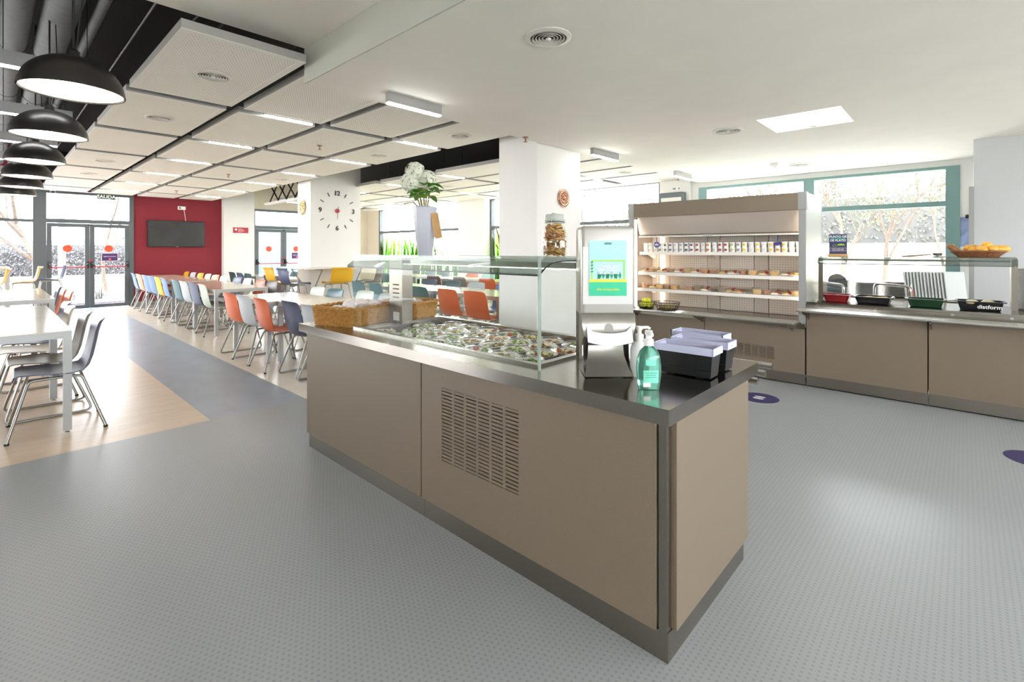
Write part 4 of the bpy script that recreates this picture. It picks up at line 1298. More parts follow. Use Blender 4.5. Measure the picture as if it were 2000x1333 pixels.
# ---- purple tags hanging from the canopy
M_tag = mat('purple_tag', '#4a4590', .5)
for y, tilt, lab in ((2.905, 0, 'round purple hang tag with white print over the pots'), (1.495, 55, 'tilted dark purple hang tag over the yellow pots')):
    t = thing('hang_tag', lab, 'sign', (5.862, y, 1.566))
    MB().box(-.001, -.005, -.075, .001, .005, .0).build('strap', M_tag, t)
    d_ = disc(MB(), (0, 0, 0), .038, .002, 0, 24)
    d_.xf(Matrix.Translation((-.0012, 0, -.095)) @ Matrix.Rotation(R(tilt), 4, 'Y'))
    o = d_.build('disc', M_tag, t)
    if not tilt:
        for zz, hw in ((-.088, .024), (-.096, .028), (-.104, .024)):
            MB().box(-.0042, -hw, zz - .0025, -.0034, hw, zz + .0025).build('print', M_paper, o)
        MB().lathe([(0, 0), (.006, 0), (0, .012)], 8, c=(-.0038, 0, -.08)).build('print', M_paper, o)

# ---- hot counter top, pans and shelf
ht = thing('hot_counter', 'steel hot food worktop along the servery', 'worktop', (FX, -2.6, .79))
MB().box(-.02, 0, 0, .80, 3.795, .06).build('front_edge', M_steeltop, ht)
MB().box(.0, 0, .06, .80, 3.795, .082).build('worktop', M_steeltop, ht)
for y in (1.10, .62, .08, -.28):
    MB().tube([(.004, y + 2.6, .05), (-.034, y + 2.6, .05)], .012, 10).build('control_knob', M_chrome, ht)
ZH = .872
hs = thing('hot_shelf', 'steel framed glass shelf standing on the hot counter', 'shelf', (5.95, .4, ZH))
def hb(x0, y0, z0, x1, y1, z1, mb=None):
    return (mb or MB()).box(x0 - 5.95, y0 - .4, z0 - ZH, x1 - 5.95, y1 - .4, z1 - ZH)
for y0, y1 in ((1.075, 1.115), (-.325, -.285)):
    p = hb(5.87, y0, ZH, 6.06, y1, 1.32).build('post', M_steel, hs)
    hb(5.80, y0 - .0, ZH, 5.869, y1, .882).build('foot_plate', M_steel, p)
prof = [(5.80, 1.262), (5.82, 1.290), (5.85, 1.309), (5.90, 1.319), (6.0, 1.322), (6.25, 1.322)]
MB().sheet([[(x - 5.95, y - .4, z - ZH + .008) for x, z in prof] for y in (-.32, .4, 1.11)], .008).build('glass_shelf', M_shelfglass, hs, True)
MB().tube([(5.80 - 5.95, -.30 - .4, 1.264 - ZH), (5.80 - 5.95, 1.10 - .4, 1.264 - ZH)], .004, 6).build('shelf_edge', M_frame, hs)
for y in (1.074, -.284):
    mb = MB()
    mb.prism([(p[0] - 5.95, p[1] - ZH) for p in prof] + [(6.25 - 5.95, 1.30 - ZH), (5.9 - 5.95, 1.295 - ZH)], 1, y - .4 - .002 + .03 * (1 if y > 0 else -1), y - .4 + .002 + .03 * (1 if y > 0 else -1))
    mb.build('shelf_cheek', M_steel, hs)
hb(5.90, -.28, 1.296, 5.95, 1.07, 1.312).build('heat_lamp', M_steel, hs)
ZS = 1.331
def pan(y, w_, d_, h, col, label, foods_, x=6.0, lettering=None, lugs=True):
    t = thing('food_pan', label, 'pan', (x, y, ZH), 0, 'food pans on the hot counter')
    m = mat('enamel_' + col, col, .22)
    a, b_, fl = d_ / 2, w_ / 2, .018
    def ring(A, B, z, rc=.03):
        return [(sx * (A - rc) + rc * math.cos(R(a0 + 22.5 * q)), sy * (B - rc) + rc * math.sin(R(a0 + 22.5 * q)), z) for sx, sy, a0 in ((1, 1, 0), (-1, 1, 90), (-1, -1, 180), (1, -1, 270)) for q in range(5)]
    rings = [ring(a - fl - .006, b_ - fl - .006, 0, .022), ring(a - fl, b_ - fl, .006, .024), ring(a, b_, h - .006), ring(a + .014, b_ + .014, h - .006, .04), ring(a + .014, b_ + .014, h, .04), ring(a - .003, b_ - .003, h, .03), ring(a - fl - .003, b_ - fl - .003, .008, .022)]
    vs = [p for q in rings for p in q]
    fs = [tuple(range(19, -1, -1)), tuple(range(120, 140))]
    for i in range(6):
        fs += [(i * 20 + k, i * 20 + (k + 1) % 20, i * 20 + 20 + (k + 1) % 20, i * 20 + 20 + k) for k in range(20)]
    MB().add(vs, fs).build('pan_body', m, t, True)
    if lugs:
        for s in (-1, 1):
            MB().rbox(-.05, s * (b_ + .010) - .012, h - .012, .05, s * (b_ + .010) + .012, h - .004, .003).build('handle', m, t)
    MB().rbox(-a + .013, -b_ + .013, h - .034, a - .013, b_ - .013, h - .018, .006).build('contents', mat('contents_' + foods_[0], foods_[0], .5, noise=.25, nscale=70, bump=.5), t, True)
    for k in range(foods_[2]):
        mb = MB().lathe([(0, -.3), (.8, -.1), (1, .2), (.6, .7), (0, .85)], 9)
        s = foods_[3]
        mb.xf(Matrix.Translation((random.uniform(-a * .6, a * .6), (-b_ * .7 + 1.4 * b_ * (k + .5) / foods_[2]), h - .02)) @ Matrix.Rotation(random.uniform(0, 3), 4, 'Z') @ Matrix.Diagonal((s, s * 1.3, s * .75, 1)))
        mb.build('portion', mat('portion_' + foods_[1], foods_[1], .45, noise=.25, nscale=60), t, True)
    return t
pan(.965, .225, .22, .075, '#7f1a1e', 'red enamel pan of salad at the head of the hot counter', ('#b9a98a', '#8c6a4a', 12, .018), x=5.98)
pan(.665, .285, .26, .07, '#1d1d20', 'black enamel pan of golden croquettes', ('#6b4a2a', '#e0a53c', 9, .026), x=6.0)
pan(.27, .26, .24, .075, '#1d3a26', 'dark green enamel pan on the hot counter', ('#3a4a30', '#4a5a38', 3, .012), x=5.99)
dp = pan(-.095, .295, .24, .08, '#1f1f22', 'black enamel pan lettered in white with two dumplings', ('#2a2a2a', '#e2d2a6', 2, .05), x=5.99)
letter('distform', .046, M_paper, dp, (-.1125, -.06, .034), (R(103.7), 0, R(-90)), bold=True)

# ---- sign on the shelf
sn = thing('table_sign', 'navy sign reading Punto de entrega de plato on a wood block', 'sign', (6.0, .965, ZS))
MB().rbox(-.03, -.085, 0, .03, .085, .03, .003).build('wood_base', mat('pale_wood', '#c89b62', .5, noise=.1, nscale=20), sn)
bd = MB().box(-.003, -.078, .028, .003, .078, .235).build('board', mat('navy_print', '#3a3c63', .45), sn)
letter('PUNTO DE', .030, M_paper, bd, (-.0037, 0, .209), FACE_NX, bold=True)
letter('ENTREGA', .030, mat('teal_print', '#4fb8a4', .5), bd, (-.0037, 0, .189), FACE_NX, bold=True)
letter('DE PLATO', .030, M_paper, bd, (-.0037, 0, .169), FACE_NX, bold=True)
gp = mat('lime_print', '#9fc83a', .5)
mb = MB()
mb.prism([(-.015 + .034 * math.cos(R(a)) - .012, .118 + .018 * math.sin(R(a))) for a in range(0, 181, 15)], 0, -.0042, -.0031)
mb.build('print', gp, bd)
MB().tube([(-.0038, .03 + .016 * math.cos(R(a)), .118 + .010 * math.sin(R(a))) for a in range(0, 360, 20)], .0012, 4, closed=True).build('print', gp, bd)
fm = MB()
for q in ((-.07, .058, .07, .0595), (-.07, .0925, .07, .094), (-.07, .058, -.0685, .094), (.0685, .058, .07, .094)):
    fm.box(-.0042, q[0], q[1], -.0031, q[2], q[3])
fm.build('print', M_paper, bd)
for k, s_ in enumerate(('Por favor, recoge tu plato', 'una vez lo hayas pedido', 'y espera tu turno. Gracias')):
    letter(s_, .0105, M_paper, bd, (-.0037, 0, .085 - .009 * k), FACE_NX)
# ---- ladle and dish on the shelf
ld = thing('serving_spoon', 'steel serving spoon with wooden handle lying on the glass shelf', 'spoon', (6.05, .25, ZS))
MB().tube([(0, .20, .008), (0, .06, .02), (0, -.02, .03)], [.009, .007, .005], 8).build('handle', mat('brown_wood', '#8a6a55', .5), ld, True)
MB().lathe([(0, .0), (.03, .008), (.04, .03), (.038, .03), (.028, .012), (0, .005)], 18, c=(0, -.06, .012)).build('spoon_bowl', M_chrome, ld, True)
sd = thing('glass_saucer', 'flat glass dish beside the bread basket on the shelf', 'dish', (6.08, .16, ZS))
MB().lathe([(0, 0), (.05, 0), (.075, .01), (.072, .012), (.05, .004), (0, .004)], 24).build('dish', mat('saucer_grey', '#b9c0bb', .15), sd, True)
MB().tube([(.072 * math.cos(R(a)), .072 * math.sin(R(a)), .011) for a in range(0, 360, 15)], .002, 5, closed=True).build('rim', M_chrome, sd)

# ---- bread basket
bb = thing('bread_basket', 'shallow brown wicker basket of bread on the glass shelf', 'basket', (6.05, -.085, ZS))
n = 44
wv = MB()
for k in range(8):
    f = k / 7
    A, B = .075 + .04 * f, .125 + .055 * f
    wv.tube([((A + .004 * math.cos(PI * i + PI * k)) * math.cos(2 * PI * i / n), (B + .004 * math.cos(PI * i + PI * k)) * math.sin(2 * PI * i / n), .006 + .05 * f) for i in range(n)], .0045, 5, closed=True)
wv.build('weave', M_wickerdark, bb, True)
MB().tube([(.118 * math.cos(2 * PI * i / n), .183 * math.sin(2 * PI * i / n), .06) for i in range(n)], .007, 6, closed=True).build('rim', M_wickerdark, bb, True)
MB().lathe([(0, 0), (1, 0), (1, .006), (0, .006)], 32).xf(Matrix.Diagonal((.078, .128, 1, 1))).build('base', M_wickerdark, bb)
sk = MB()
for i in range(30):
    a = 2 * PI * i / 30
    sk.tube([(.076 * math.cos(a), .126 * math.sin(a), .004), (.115 * math.cos(a), .18 * math.sin(a), .058)], .003, 4)
sk.build('stake_frame', M_wickerdark, bb)
def loaf(x, y, z, rz, tilt, L_, r, col, lab):
    t = thing('bread_roll', lab, 'bread', (x, y, z), rz, 'rolls in the brown bread basket')
    pr = [(0, -L_)] + [(r * math.sqrt(max(1 - (q / L_) ** 2, 0)) ** .8, q) for q in [-L_ * .9, -L_ * .6, -L_ * .2, L_ * .2, L_ * .6, L_ * .9]] + [(0, L_)]
    mb = MB().lathe(pr, 14, sx=1, sy=.85)
    mb.xf(Matrix.Rotation(R(tilt), 4, 'X') @ Matrix.Rotation(R(90), 4, 'X'))
    mb.build('crust', mat('crust_' + col, col, .5, noise=.25, nscale=26, bump=.3), t, True)
    sc = MB()
    for q in (-.4, 0, .4):
        sc.tube([(-r * .5, q * L_, r * .70), (0, q * L_ + .008, r * .84), (r * .5, q * L_ + .016, r * .66)], .003, 4)
    sc.xf(Matrix.Rotation(R(tilt), 4, 'X'))
    sc.build('score', mat('score_pale', '#e6c48a', .7), t)
loaf(6.05, .07, ZS + .075, R(20), 40, .075, .034, '#8a5f3a', 'dark wholemeal roll propped upright in the bread basket')
for (dx, dy, dz, rz) in ((0, .0, .055, 40), (.03, -.08, .06, 70), (-.04, -.03, .06, 100), (-.02, -.11, .065, 60), (.04, .03, .07, 20), (0, -.06, .095, 80), (-.01, -.15, .065, 30)):
    loaf(6.05 + dx, -.08 + dy, ZS + dz + .012, R(rz), random.uniform(-8, 8), .07, .042, '#dfa23a', 'golden bread roll in the brown bread basket')

# ---- stack of plates at the counter end
PL = MB().lathe([(0, 0), (.06, 0), (.12, .012), (.122, .015), (.118, .015), (.06, .004), (0, .004)], 28).mesh('dinner_plate', M_ceram, True)
for k in range(38):
    tag(inst('dinner_plate', PL, None, (6.30, -.43, ZH + .0095 * k)), 'white dinner plate in the tall stack at the counter end', 'plate', 'plates stacked at the counter end')

# ---- kitchen side: work table with plate dispensers and leaning trays
kt = thing('kitchen_table', 'steel work table under the servery window', 'table', (7.25, .62, 0))
MB().box(-.35, -.62, .82, .35, 1.2, .86).build('top', M_steeltop, kt)
for sx in (-.32, .32):
    for y in (-.58, 1.16): MB().box(sx - .02, y - .02, 0, sx + .02, y + .02, .82).build('leg', M_steel, kt)
MB().box(-.33, -.6, .2, .33, 1.18, .22).build('undershelf', M_steel, kt)
M_plate2 = mat('grey_white_china', '#c9c9c5', .3)
for i, (y, hgt, lab) in enumerate(((.86, 16, 'plates stacked on the work table beside the tap handle'), (.58, 18, 'plates stacked on the work table by the leaning trays'))):
    for k in range(hgt):
        tag(inst('side_plate', PL, None, (7.15, y, .86 + .0095 * k), m=M_plate2), 'pale plate in the %s stack on the work table' % ('first', 'second')[i], 'plate', 'plates stacked on the work table ' + str(i))
for y0, y1, z, lab in ((1.20, 1.0, 1.03, 'chrome grab handle by the red pan'), (.72, .42, 1.04, 'chrome grab handle behind the croquette pan')):
    t = thing('grab_handle', lab, 'handle', (6.55, 0, .60))
    MB().tube(fillet([(0, y0, 0), (0, y0, z - .6), (0, y1, z - .62), (0, y1, 0)], .05, 5), .014, 10).build('bar', M_chrome, t, True)
    MB().box(-.03, min(y0, y1) - .04, -.60, .03, max(y0, y1) + .04, .02).build('stand', M_steel, t)
TR = MB().rbox(-.006, -.17, 0, .006, .17, .30, .004, 1).mesh('serving_tray', mat('pale_grey_tray', '#cfd3d0', .35))
for k in range(13):
    tag(inst('serving_tray', TR, None, (7.08 + .012 * k * .4, .40 - .0 * k - .028 * k, .862), (0, R(6), R(62))), 'pale grey tray standing in the leaning row on the work table', 'tray', 'trays leaning on the work table')
sc = thing('bread_slicer', 'dark grey slicer on the work table behind the red pan', 'machine', (7.25, 1.22, .86))
MB().rbox(-.15, -.16, 0, .15, .16, .09, .02).build('base', M_frame, sc, True)
MB().lathe([(0, 0), (.1, 0), (.1, .02), (0, .03)], 24).xf(Matrix.Translation((-.02, -.05, .15)) @ Matrix.Rotation(R(70), 4, 'Y')).build('blade', M_chrome, sc, True)
MB().prism([(-.16, .09), (.10, .09), (-.02, .15), (-.16, .17)], 0, -.05, .1).build('carriage', M_frame, sc)
# wine-red stacking boxes / sauce bottle
sb_ = thing('sauce_bottle', 'small red sauce bottle beside the leaning trays', 'bottle', (6.95, .44, .86))
MB().lathe([(0, 0), (.022, 0), (.024, .08), (.012, .11), (.01, .13), (0, .13)], 14).build('bottle_body', mat('sauce_red', '#b8402f', .35), sb_, True)
MB().lathe([(0, .13), (.012, .13), (.006, .16), (0, .16)], 10).build('cap', M_whitepl, sb_, True)
# poster and hook beyond the counter
t = thing('wall_poster', 'blue picture poster on the white wall past the window', 'poster', (9.095, -.02, 1.65))
MB().box(-.004, -.07, -.2, 0, .07, .2).build('sheet', mat('poster_blue', '#8c9cc0', .5, noise=.3, nscale=8), t)
MB().tube([(0, 0, .2), (-.03, 0, .22)], .02, 8).build('hook', M_blackpl, t)
# paper towel dispenser
t = thing('towel_dispenser', 'white paper towel dispenser with dark frame on the window pier', 'dispenser', (8.999, 4.10, 2.10))
MB().rbox(-.14, -.24, 0, 0, .24, .40, .02).build('case', M_frame, t)
MB().box(-.15, -.20, .03, -.1405, .20, .30).build('window', M_panelside, t)
t = thing('wall_socket', 'double socket above the paper towel dispenser', 'socket', (8.999, 4.05, 2.58))
MB().rbox(-.012, -.09, -.04, 0, .09, .04, .004).build('plate', M_whitepl, t)
for y in (-.05, .03, .06): MB().box(-.0135, y - .012, -.015, -.0121, y + .012, .015).build('outlet', M_frame, t)

# ---- floor decals
for x, y, lab in ((4.98, 1.43, 'round purple footprint decal on the floor before the display'), (4.76, -.36, 'round purple footprint decal on the floor by the counter end')):
    t = thing('floor_decal', lab, 'decal', (x, y, 0))
    disc(MB(), (0, 0, 0), .17, .0015, 2, 36).build('disc', mat('decal_purple', '#35305e', .4), t)
    for s in (-1, 1):
        MB().lathe([(0, 0), (.022, 0), (.022, .001), (0, .001)], 14, c=(s * .03, 0, .0016), sy=2.2).build('print', M_greywall, t)

# ================================================================== DINING ROOM
# ---- chairs: plastic shell on four legs or on a sled frame
def shell_mesh(seat=.45, back=.86):
    prof = [(.232, seat - .022), (.222, seat - .004), (.195, seat + .004), (.10, seat - .002), (0, seat - .012), (-.10, seat - .016), (-.165, seat - .004), (-.205, seat + .04), (-.228, seat + .11), (-.246, seat + .20), (-.264, seat + .30), (-.280, back - .03), (-.292, back - .008), (-.302, back)]
    hw = [.195, .208, .216, .224, .228, .230, .232, .234, .232, .228, .222, .212, .196, .170]
    G = []
    for i, ((x, z), w_) in enumerate(zip(prof, hw)):
        row = []
        isb = i >= 7
        for u in (-1, -.85, -.55, -.2, .2, .55, .85, 1):
            e = abs(u) ** 2.6
            row.append((x + (.030 * e if isb else (.012 * e if i >= 5 else 0)), u * w_, z + (.016 * e if not isb and i > 0 else 0)))
        G.append(row)
    return MB().sheet(G, .009).mesh('shell', None, True)
def make_chair(kind, seat=.45, back=.86, hf=1.0):
    t = thing('dining_chair' if seat < .6 else 'bar_stool', 'plastic chair', 'chair' if seat < .6 else 'stool')
    me = shell_mesh(seat, back)
    me.materials.append(M_whitepl)
    inst('shell', me, t)
    zs = seat - .032
    if kind == 'legs':
        for sx, sy in ((1, 1), (1, -1), (-1, 1), (-1, -1)):
            top = (.15 * sx, .165 * sy, zs)
            foot = (.262 if sx > 0 else -.285, .262 * sy, .012)
            MB().tube(fillet([(0, .165 * sy, zs + .004), top, foot], .03, 3), .0105, 9).build('leg', M_legs, t, True)
            MB().tube([(foot[0], foot[1], 0), (foot[0], foot[1], .014)], .015, 9).build('foot', M_blackpl, t)
        MB().box(-.02, -.16, zs + .000, .02, .16, zs + .018).build('seat_frame', M_legs, t)
    else:
        for sy in (1, -1):
            y = .225 * sy
            pts = fillet([(.0, .165 * sy, zs + .006), (.14, .17 * sy, zs + .004), (.255, y, .0095), (-.285, y, .0095), (-.13, .17 * sy, zs + .004), (0, .165 * sy, zs + .006)], .05, 4)
            MB().tube(pts, .0095, 8).build('sled_frame', M_legs, t, True)
        MB().box(-.02, -.16, zs + .0, .02, .16, zs + .018).build('seat_frame', M_legs, t)
    if seat > .6:
        for sx in (1, -1):
            MB().tube([(.21 * sx, -.2, .24), (.21 * sx, .2, .24)], .007, 6).build('footrest', M_legs, t)
    return t
PROTO = {'legs': make_chair('legs', back=.838), 'sled': make_chair('sled', back=.838), 'stool': make_chair('legs', .76, 1.05)}
USED = set()
HUE = {'navy': '#363f5c', 'slate': '#515b78', 'blue': '#6380ac', 'orange': '#cc5c24', 'salmon': '#e09477', 'grey': '#b4b9bd', 'white': '#dfe1dc', 'pale green': '#c6d0c2', 'teal': '#3d6872',
       'dark teal': '#2f5458', 'yellow': '#dba820', 'taupe': '#71695d', 'brown': '#5b5048', 'maroon': '#5a3136', 'mint': '#9cc4b8', 'sand': '#c9c2b0'}
def chair(hue, kind, x, y, rz, where, group):
    m = mat('chair_' + hue, HUE[hue], .38)
    base = {'legs': 'four-legged', 'sled': 'sled-base', 'stool': 'bar stool'}[kind]
    lab = ('%s %s chair %s' % (hue, base, where)) if kind != 'stool' else ('%s bar stool %s' % (hue, where))
    p = PROTO[kind]
    if kind not in USED:
        USED.add(kind)
        p.location = (x, y, 0)
        p.rotation_euler = (0, 0, rz)
        p['label'] = lab
        p['group'] = group
        for c in p.children:
            if c.name.startswith('shell'):
                c.material_slots[0].link = 'OBJECT'
                c.material_slots[0].material = m
        return p
    return dup(p, (x, y, 0), rz, lab, group, {'shell': m})

# ---- tables
TBL = {}
def table(x0, y0, x1, y1, label, group, z=.765, leg=.05, name='dining_table'):
    t = thing(name, label, 'table', ((x0 + x1) / 2, (y0 + y1) / 2, 0), 0, group)
    a, b_ = (x1 - x0) / 2, (y1 - y0) / 2
    key = (round(a, 3), round(b_, 3), z)
    if key not in TBL:
        ap = MB()
        for q in ((-a, -b_, a, -b_ + .03), (-a, b_ - .03, a, b_), (-a, -b_ + .03, -a + .03, b_ - .03), (a - .03, -b_ + .03, a, b_ - .03)):
            ap.box(q[0], q[1], z - .058, q[2], q[3], z - .006)
        TBL[key] = (MB().box(-a, -b_, z - .006, a, b_, z).mesh('tabletop', M_table), ap.mesh('apron', M_alu), MB().box(-leg / 2, -leg / 2, .018, leg / 2, leg / 2, z - .058).mesh('leg', M_alu), MB().lathe([(0, 0), (.016, 0), (.016, .006), (.008, .008), (.008, .018), (0, .018)], 12).mesh('levelling_foot', M_chrome))
    top, ap, lg, ft = TBL[key]
    inst('tabletop', top, t)
    inst('apron', ap, t)
    for sx in (-1, 1):
        for sy in (-1, 1):
            l = inst('leg', lg, t, (sx * (a - leg / 2), sy * (b_ - leg / 2), 0))
            inst('levelling_foot', ft, l)
    return t
E_, W_, N_, S_ = 0, PI, PI / 2, -PI / 2
G = 'tables in a line under the television'
table(2.49, 8.82, 3.30, 10.03, 'pale table nearest the walkway end of the television row', G)
table(2.49, 10.04, 3.30, 11.25, 'pale table second in the television row', G)
table(2.51, 11.62, 3.32, 12.76, 'pale table third in the television row', G)
table(2.51, 12.77, 3.32, 13.92, 'pale table fourth in the television row', G)
table(2.51, 13.93, 3.32, 15.1, 'pale table of the television row touching the crimson wall side', G)
g1, w1 = 'chairs along the television row', 'on the walkway side of the television row'
for hue, k, y in (('pale green', 'legs', 9.22), ('slate', 'sled', 9.80), ('grey', 'sled', 10.38), ('teal', 'sled', 10.95), ('blue', 'legs', 11.82), ('yellow', 'sled', 12.38), ('blue', 'sled', 12.98), ('blue', 'legs', 13.55), ('salmon', 'legs', 14.2), ('blue', 'sled', 14.78)):
    chair(hue, k, 2.665, y, E_ + random.uniform(-.05, .05), w1 if y < 14.5 else 'on the walkway side, closest to the crimson wall', g1)
w2 = 'on the pillar side of the television row'
for hue, k, y in (('brown', 'legs', 9.15), ('orange', 'legs', 9.72), ('white', 'sled', 10.4), ('slate', 'legs', 10.95), ('white', 'legs', 11.8), ('salmon', 'sled', 12.38), ('white', 'sled', 12.95), ('yellow', 'legs', 13.52), ('grey', 'sled', 14.15), ('yellow', 'sled', 14.75)):
    chair(hue, k, 3.26, y, W_ + random.uniform(-.05, .05), w2, g1)

G = 'tables beside the salad counter'
table(2.345, 6.285, 3.15, 7.52, 'pale table with orange chairs next to the salad counter', G)
table(2.46, 5.06, 3.265, 6.27, 'pale table half hidden by the salad counter', G)
g2, w3 = 'chairs beside the salad counter', 'on the walkway side of the table by the salad counter'
for hue, k, y in (('orange', 'sled', 7.15), ('grey', 'legs', 6.62), ('orange', 'legs', 6.06), ('navy', 'sled', 5.46), ('grey', 'sled', 4.95)):
    chair(hue, k, 2.43 if y > 5.6 else 2.52, y, E_ + random.uniform(-.06, .06), w3, g2)
w4 = 'across the table by the salad counter'
for hue, k, y in (('pale green', 'legs', 7.15), ('teal', 'sled', 6.6), ('pale green', 'sled', 6.0), ('grey', 'legs', 5.4)):
    chair(hue, k, 3.15 if y > 6.2 else 3.27, y, W_ + random.uniform(-.06, .06), w4, g2)

G = 'tables under the pendant lamps'
table(-.40, 5.04, .445, 6.25, 'glossy pale table nearest the dark soffit under the lamps', G, z=.785)
table(-.40, 6.26, .445, 7.5, 'glossy pale table second in the row under the lamps', G, z=.785)
table(-.25, 8.7, .60, 9.95, 'glossy pale table with orange chairs near the glass doors', G, z=.77)
table(-.25, 9.96, .60, 11.2, 'glossy pale table closest to the glass doors', G, z=.77)
g3, w5 = 'chairs under the pendant lamps', 'on the walkway side of the tables under the lamps'
for hue, k, y, x in (('navy', 'legs', 5.27, .365), ('taupe', 'sled', 5.83, .345), ('sand', 'legs', 6.52, .30), ('slate', 'sled', 7.1, .32), ('orange', 'legs', 9.05, .52), ('orange', 'sled', 9.6, .50), ('navy', 'legs', 10.3, .5)):
    chair(hue, k, x, y, W_ + random.uniform(-.04, .04), w5 if y < 8 else 'on the walkway side of the lamp tables near the doors', g3)
w6 = 'on the street side of the tables under the lamps'
for hue, k, y in (('blue', 'sled', 9.2), ('grey', 'legs', 9.8)):
    chair(hue, k, -.35 if y < 8 else -.2, y, E_, w6, g3)
# high table by the window with stools
ht2 = thing('high_table', 'tall bar table by the glazing beside the doors', 'table', (-.45, 13.75, 0))
MB().rbox(-.75, -.35, 1.04, .75, .35, 1.075, .008).build('tabletop', M_table, ht2)
MB().box(-.73, -.33, .995, .73, .33, 1.04).build('apron', M_alu, ht2)
for sx in (-1, 1):
    for sy in (-1, 1): MB().box(sx * .715 - .03, sy * .315 - .03, 0, sx * .715 + .03, sy * .315 + .03, .995).build('leg', M_alu, ht2)
g4 = 'bar stools by the glazing'
chair('yellow', 'stool', .02, 13.05, W_, 'tucked under the tall bar table by the glazing', g4)
chair('yellow', 'stool', .50, 14.12, W_, 'standing clear of the tall bar table by the glazing', g4)
chair('navy', 'stool', .95, 14.78, W_, 'next to the first glass doors', g4)

# bar shelf around the clock pillar
br = thing('bar_shelf', 'white bar shelf wrapped around the clock pillar', 'shelf', (4.36, 9.5, 1.03))
mb = MB()
mb.box(-.28, -.34, 0, 1.35, -.003, .03)
mb.box(-.28, -.003, 0, -.003, .75, .03)
mb.build('shelf_board', mat('white_laminate', '#e8e6df', .3), br)
for x in (.1, .95):
    MB().tube([(x, -.30, -.005), (x, -.005, -.35)], .012, 6).build('brace', M_alu, br)
    MB().box(x - .012, -.30, -.02, x + .012, -.004, 0).build('bracket', M_alu, br)
MB().tube([(-.25, .3, -.005), (-.005, .3, -.35)], .012, 6).build('brace', M_alu, br)
MB().box(-.25, .288, -.02, -.004, .312, 0).build('bracket', M_alu, br)
for (x, y) in ((1.30, -.30), (-.24, .7)):
    MB().tube([(x, y, 0), (x, y, -1.03)], .02, 10).build('leg', M_alu, br)
g5 = 'bar stools at the clock pillar'
chair('yellow', 'stool', 3.98, 10.0, E_, 'at the side of the bar shelf on the clock pillar', g5)
chair('slate', 'stool', 4.02, 9.45, E_, 'at the corner of the bar shelf on the clock pillar', g5)
chair('yellow', 'stool', 4.72, 9.12, N_, 'facing the pillar below the wall clock', g5)
chair('brown', 'stool', 5.42, 9.08, N_ + .7, 'turned aside below the wall clock', g5)

# tables at the second doors
G = 'tables by the second glass doors'
table(4.40, 10.75, 5.20, 11.95, 'pale table by the second doors near the clock pillar', G)
table(4.40, 12.5, 5.20, 13.7, 'pale table by the second doors with dark teal chairs', G)
g6, w7 = 'chairs by the second glass doors', 'by the second doors, back to the television row'
for hue, k, y in (('dark teal', 'legs', 13.78), ('slate', 'sled', 13.22), ('dark teal', 'sled', 12.66), ('navy', 'legs', 11.45), ('brown', 'sled', 11.0)):
    chair(hue, k, 4.52, y, E_, w7, g6)
for hue, k, y in (('orange', 'legs', 13.3), ('teal', 'legs', 12.75), ('grey', 'sled', 11.3)):
    chair(hue, k, 5.18, y, W_, 'by the second doors, back to the windows', g6)
# tables behind the pillars
G = 'tables between the two pillars'
table(4.75, 4.66, 5.55, 5.87, 'pale table with two orange chairs behind the plate pillar', G)
table(4.75, 5.90, 5.55, 7.10, 'pale table midway between the two pillars', G)
table(4.75, 7.13, 5.55, 8.33, 'pale table before the yellow stool of the clock pillar', G)
g7, w8 = 'chairs between the two pillars', 'between the two pillars, back to the salad counter'
for hue, k, y in (('orange', 'sled', 4.92), ('orange', 'legs', 5.50), ('dark teal', 'legs', 6.2), ('dark teal', 'sled', 6.8), ('teal', 'legs', 7.42), ('teal', 'sled', 8.0)):
    chair(hue, k, 4.78, y, E_ + random.uniform(-.06, .06), w8, g7)
for hue, k, y in (('brown', 'legs', 4.95), ('blue', 'sled', 5.5), ('grey', 'legs', 6.2), ('dark teal', 'legs', 6.8), ('navy', 'sled', 7.5)):
    chair(hue, k, 5.52, y, W_, 'between the two pillars, back to the windows', g7)
G = 'tables along the windows'
table(7.00, 5.05, 7.80, 6.25, 'pale table along the windows nearest the plate pillar', G)
table(7.00, 6.28, 7.80, 7.48, 'pale table along the windows with an orange chair', G)
table(6.95, 7.95, 7.75, 9.12, 'pale table along the windows with a maroon chair', G)
table(6.95, 9.6, 7.75, 10.8, 'pale table along the windows before the far corner', G)
g8 = 'chairs along the windows'
for hue, k, y in (('orange', 'sled', 6.95), ('taupe', 'legs', 7.75), ('maroon', 'legs', 8.65), ('brown', 'sled', 6.35), ('navy', 'legs', 9.9), ('dark teal', 'sled', 10.5)):
    chair(hue, k, 6.98, y, E_ + random.uniform(-.08, .08), 'along the windows, back to the room', g8)
for hue, k, y in (('yellow', 'legs', 5.75), ('blue', 'sled', 6.4), ('teal', 'legs', 7.05), ('mint', 'sled', 8.2), ('orange', 'legs', 8.75), ('dark teal', 'legs', 9.8), ('dark teal', 'sled', 10.4)):
    chair(hue, k, 7.76, y, W_, 'along the windows, facing the room', g8)

